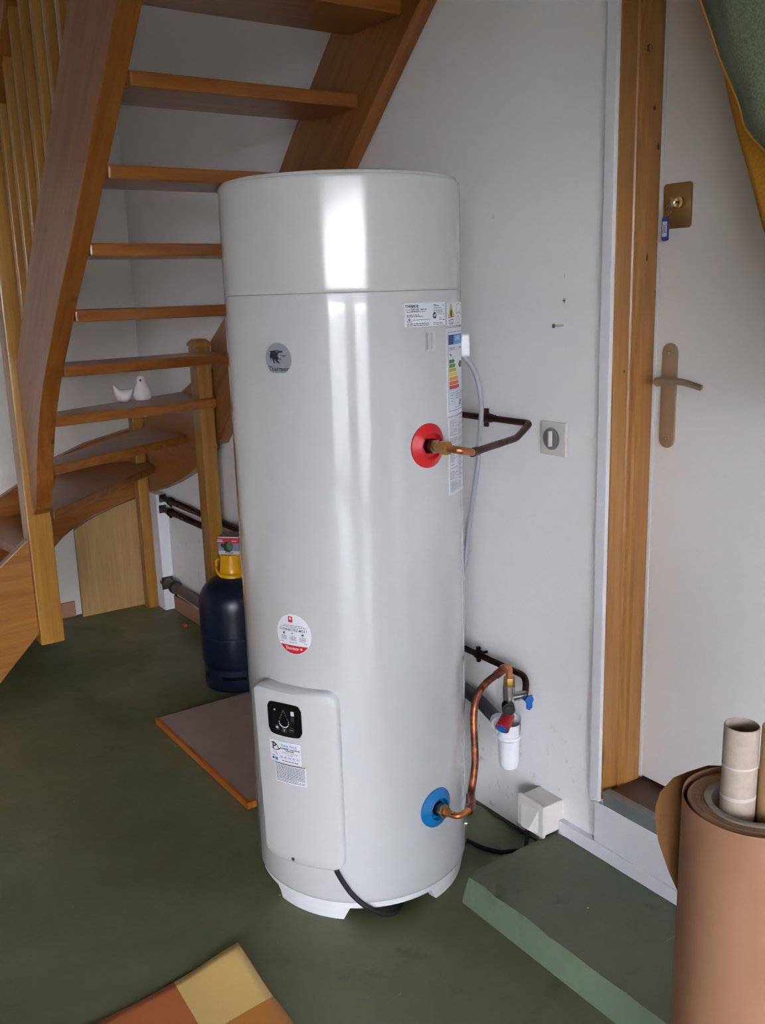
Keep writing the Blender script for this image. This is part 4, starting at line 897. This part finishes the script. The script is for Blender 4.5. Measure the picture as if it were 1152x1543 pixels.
for k in range(121):
    a = k/120; th_ = math.radians(150)-a*math.radians(400)          # clockwise round the roll
    r = 0.0765+0.0055*a+0.0015*math.sin(th_*2+1)
    pts.append((KX+r*math.cos(tcam+th_), KY+r*math.sin(tcam+th_))); zt.append(KZ)
sheet(pts, 0.002, zt).build('outer_wrap', KRAFT, kr)
# flap leaving the roll at the left side (seen from the camera) and hanging behind
left = Vector((math.cos(tcam-PI/2), math.sin(tcam-PI/2))); back = Vector((-math.cos(tcam), -math.sin(tcam)))
c2 = Vector((KX, KY)); P0 = c2+left*0.076+back*0.034
fl = [c2+left*(0.030+0.0)+back*0.079, c2+left*0.055+back*0.074, c2+left*0.078+back*0.056, c2+left*0.094+back*0.042, c2+left*0.1080+back*0.030, c2+left*0.1125+back*0.027]
FT = [KZ-0.001, KZ-0.002, KZ-0.006, KZ-0.010, KZ-0.026, KZ-0.045]; FB = [0.66, 0.68, 0.71, 0.755, 0.805, 0.835]
vs = []
for p, a, b in zip(fl, FT, FB): vs += [(p.x, p.y, b), (p.x, p.y, a)]
vs2 = [(x+back.x*0.001, y+back.y*0.001, z) for x, y, z in vs]; n_ = len(fl); o2 = len(vs)
fs = [(2*i, 2*i+2, 2*i+3, 2*i+1) for i in range(n_-1)]+[(o2+2*i, o2+2*i+1, o2+2*i+3, o2+2*i+2) for i in range(n_-1)]
fs += [(2*i+1, 2*i+3, o2+2*i+3, o2+2*i+1) for i in range(n_-1)]+[(2*i, o2+2*i, o2+2*i+2, 2*i+2) for i in range(n_-1)]+[(2*n_-2, o2+2*n_-2, o2+2*n_-1, 2*n_-1)]
mb = MB(); mb.add(vs+vs2, fs, 0, False); mb.build('flap', KRAFT2, kr)

def tube_thing(x, y, z0, z1, r, mat, label, bands=()):
    t = thing('cardboard_tube', label, 'tube', (x, y, z0), None)
    pr = [(r-0.002, z0), (r, z0), (r, z1-0.001), (r-0.0006, z1), (r-0.0016, z1), (r-0.002, z1-0.001), (r-0.002, z0)]
    mb = MB(); mb.lathe(pr, (x, y, 0), 40); b = mb.build('tube_wall', mat, t)
    for zb, tilt, wd in bands:
        vs = []; seg = 40
        for k in range(seg+1):
            a = tcam-1.7+3.4*k/seg; dz = tilt*math.sin(a-tcam+0.3)
            for h_ in (-wd/2, wd/2): vs.append((x+(r+0.0004)*math.cos(a), y+(r+0.0004)*math.sin(a), zb+dz+h_))
        mb = MB(); mb.add(vs, [(2*k, 2*k+2, 2*k+3, 2*k+1) for k in range(seg)], 0, True); mb.build('lap_line', TUBEL, b)
tube_thing(0.9065, 0.6010, 0.352, 0.9985, 0.0200, TUBE, 'grey-beige cardboard tube standing inside the kraft roll, left of the brown one', ((0.950, 0.001, 0.0025), (0.911, 0.001, 0.0042)))
tube_thing(0.9320, 0.5695, 0.352, 1.000, 0.0190, TUBEK, 'brown cardboard tube inside the kraft roll, cut off by the right picture edge')

# ------------------------------------------------------------------ curtain
cu_ = thing('curtain', 'green curtain with gold lining pulled aside in front of the door', 'curtain', (1.50, 0.9, 1.0))
def curt(edge, rows_, name, mat, depth0, wav, nfold, yend):
    """edge: (y,z) list top->bottom of leading edge; sheet runs to yend(z)"""
    vs = []; nc = 40; n_ = len(edge)
    for (ye, z) in edge:
        for k in range(nc+1):
            t = k/nc; y = ye+(yend(z)-ye)*t; x = depth0-wav*(0.5-0.5*math.cos(t*PI*nfold))
            vs.append((x, y, z))
    m = nc+1; fs = [(i*m+k, i*m+k+1, (i+1)*m+k+1, (i+1)*m+k) for i in range(n_-1) for k in range(nc)]
    mb = MB(); mb.add(vs, fs, 0, True); o = mb.build(name, mat, cu_)
    md = o.modifiers.new('thickness', 'SOLIDIFY'); md.thickness = 0.002
    return o
def interp(tab, n_):
    out = []
    zs = [tab[0][1]+(tab[-1][1]-tab[0][1])*k/n_ for k in range(n_+1)]
    for z in zs:
        for (ya, za), (yb, zb) in zip(tab, tab[1:]):
            if za >= z >= zb or (za, zb) == (tab[-2][1], tab[-1][1]): t = (z-za)/(zb-za); out.append((ya+(yb-ya)*t, z)); 
            if za >= z >= zb: break
    return out
seam = [(1.300, 2.35), (1.215, 2.10), (1.164, 1.982), (1.140, 1.930), (1.117, 1.876), (1.093, 1.833), (1.072, 1.793), (1.062, 1.760), (1.048, 1.742), (1.020, 1.716), (0.97, 1.67), (0.90, 1.60), (0.83, 1.5)]
lead = [(1.300, 2.35), (1.215, 2.10), (1.166, 1.982), (1.140, 1.930), (1.120, 1.866), (1.100, 1.80), (1.083, 1.752), (1.062, 1.70), (1.043, 1.649), (1.026, 1.60), (1.008, 1.559), (0.95, 1.45), (0.90, 1.30)]
curt(interp(seam, 36), 0, 'green_cloth', CURG, 1.500, 0.050, 7.0, lambda z: 0.62)
curt(interp(lead, 36), 0, 'gold_lining', CURY, 1.512, 0.010, 4.0, lambda z: 0.60)
mb = MB(); mb.tube([(1.499, y, z) for y, z in interp(seam, 60)], 0.0028, 8); mb.build('gold_hem', CURH, cu_)
mb = MB(); mb.tube([(1.50, 0.50, 2.36), (1.50, 1.42, 2.36)], 0.012, 14); mb.tube([(1.50, 1.38, 2.36), (XW, 1.38, 2.36)], 0.008, 10); mb.build('curtain_rod', BRASS, cu_)

# ------------------------------------------------------------------ checked sheet on the floor
ck = thing('checked_sheet', 'orange and yellow checked sheet with a lifted corner on the floor', 'paper sheet', (0.6, 1.6, 0))
Cn = Vector((0.781, 1.800)); ea = Vector((-0.996, -0.085)).normalized(); eb = Vector((-0.045, -0.999)).normalized()
# edge a runs to the left along the far edge, edge b towards the camera
def lift(s_, t_): return 0.004+0.016*math.exp(-(s_*s_+t_*t_)/0.010)+0.003*math.sin(9*s_+1)**2
cells = []
SB = [0, 0.167, 0.400, 0.56, 0.668]; TB = [0, 0.187, 0.374, 0.561]
cmap = {(0, 0): 1, (1, 0): 0, (2, 0): 1, (3, 0): 0, (0, 1): 2, (1, 1): 1, (2, 1): 2, (3, 1): 1, (0, 2): 1, (1, 2): 0, (2, 2): 1, (3, 2): 0}
mb = MB()
NS, NT = 32, 27; vs = []; ss = [0.668*i/NS for i in range(NS+1)]; ts = [0.561*j/NT for j in range(NT+1)]
ss = sorted(ss+[0.167, 0.400, 0.56]); ts = sorted(ts+[0.187, 0.374])
ss = [a for i, a in enumerate(ss) if i == 0 or a-ss[i-1] > 1e-6]; ts = [a for i, a in enumerate(ts) if i == 0 or a-ts[i-1] > 1e-6]
for t in ts:
    for s_ in ss:
        p = Cn+ea*s_+eb*t; vs.append((p.x, p.y, lift(s_, t)))
m = len(ss)
for j in range(len(ts)-1):
    for i in range(m-1):
        si = sum(1 for b in SB[1:] if (ss[i]+ss[i+1])/2 > b); ti = sum(1 for b in TB[1:] if (ts[j]+ts[j+1])/2 > b)
        mb.add([vs[j*m+i], vs[j*m+i+1], vs[(j+1)*m+i+1], vs[(j+1)*m+i]], [(0, 1, 2, 3)], cmap[(min(si, 3), min(ti, 2))], True)
o = mb.build('sheet', [CO, CY_, CA], ck); md = o.modifiers.new('thickness', 'SOLIDIFY'); md.thickness = 0.0012
mb = MB(); vs = []
for k in range(20):
    t = 0.561*k/19; p = Cn+eb*t; z = lift(0, t); q = Cn+eb*t-ea*0.004*(1 if t < 0.2 else 1.5); vs += [(p.x, p.y, z-0.0016), (q.x, q.y, max(0.001, z-0.005))]
mb.add(vs, [(2*k, 2*k+2, 2*k+3, 2*k+1) for k in range(19)], 0, True); o = mb.build('folded_edge', [CO], ck); md = o.modifiers.new('thickness', 'SOLIDIFY'); md.thickness = 0.001

# ------------------------------------------------------------------ ceramic birds on the stair
def bird(x, y, z, s, yaw, label, upright):
    t = thing('ceramic_bird', label, 'figurine', (x, y, z), None); Mz = Matrix.Rotation(yaw, 3, 'Z')
    mb = MB(); nu, nv = 20, 16; vs = []
    if upright:
        mb.lathe([(0.0, 0), (0.028*s, 0), (0.035*s, 0.008*s), (0.0375*s, 0.022*s), (0.034*s, 0.040*s), (0.024*s, 0.056*s), (0.0175*s, 0.066*s), (0.0172*s, 0.078*s), (0.015*s, 0.088*s), (0.008*s, 0.094*s), (0, 0.0955*s)], (x, y, z), 32)
    else:
        # boat-shaped body from elliptical sections, tail raised at one end and head at the other
        secs = [(-0.050, 0.056, 0.004, 0.006), (-0.043, 0.048, 0.013, 0.013), (-0.032, 0.036, 0.024, 0.026), (-0.014, 0.030, 0.031, 0.030), (0.008, 0.030, 0.033, 0.030), (0.026, 0.038, 0.029, 0.034), (0.037, 0.054, 0.019, 0.028), (0.042, 0.068, 0.013, 0.016), (0.044, 0.080, 0.006, 0.007)]
        for sx, cz, ry, rz in secs:
            for k in range(20):
                a = 2*PI*k/20; p = Mz @ Vector((sx*s, ry*s*math.cos(a), max(0.0, cz*s+rz*s*math.sin(a)))); vs.append((x+p.x, y+p.y, z+p.z))
        mb.add(vs, [(i*20+k, i*20+(k+1) % 20, (i+1)*20+(k+1) % 20, (i+1)*20+k) for i in range(len(secs)-1) for k in range(20)]+[list(range(20)), [len(vs)-20+k for k in range(20)]], 0, True)
    mb.build('body', CERAM, t)
    mb = MB(); f = Mz @ Vector((1, 0, 0))
    hx = Vector((x, y, z))+(Vector((0, 0, 0.078*s)) if upright else Mz @ Vector((0.038*s, 0, 0.058*s)))
    mb.tube([hx+f*0.012*s, hx+f*0.026*s-Vector((0, 0, 0.003*s))], [0.006*s, 0.001], 10); mb.build('beak', BLACK if upright else CERAM, t)
bird(1.275, 3.662, 1.105, 0.82, math.radians(166), 'low white ceramic bird with raised tail on the stair tread', False)
bird(1.362, 3.690, 1.105, 1.02, math.radians(-120), 'upright round-bodied white ceramic bird on the stair tread', True)

# floor debris
for x, y, nm, lb in ((1.585, 4.0, 'leaf_scrap', 'tiny rust-orange leaf scrap on the dark floor under the stairs'),):
    mb = MB(); mb.add([(x-0.012, y-0.02, 0.001), (x+0.012, y-0.014, 0.004), (x+0.004, y+0.0, 0.010), (x-0.006, y+0.022, 0.003)], [(0, 1, 2), (0, 2, 3)]); o = mb.build(nm, RUST)
    md = o.modifiers.new('t', 'SOLIDIFY'); md.thickness = 0.001; tag(o, lb, 'leaf')
for o in bpy.data.objects:
    if '_o' in o.keys(): del o['_o']
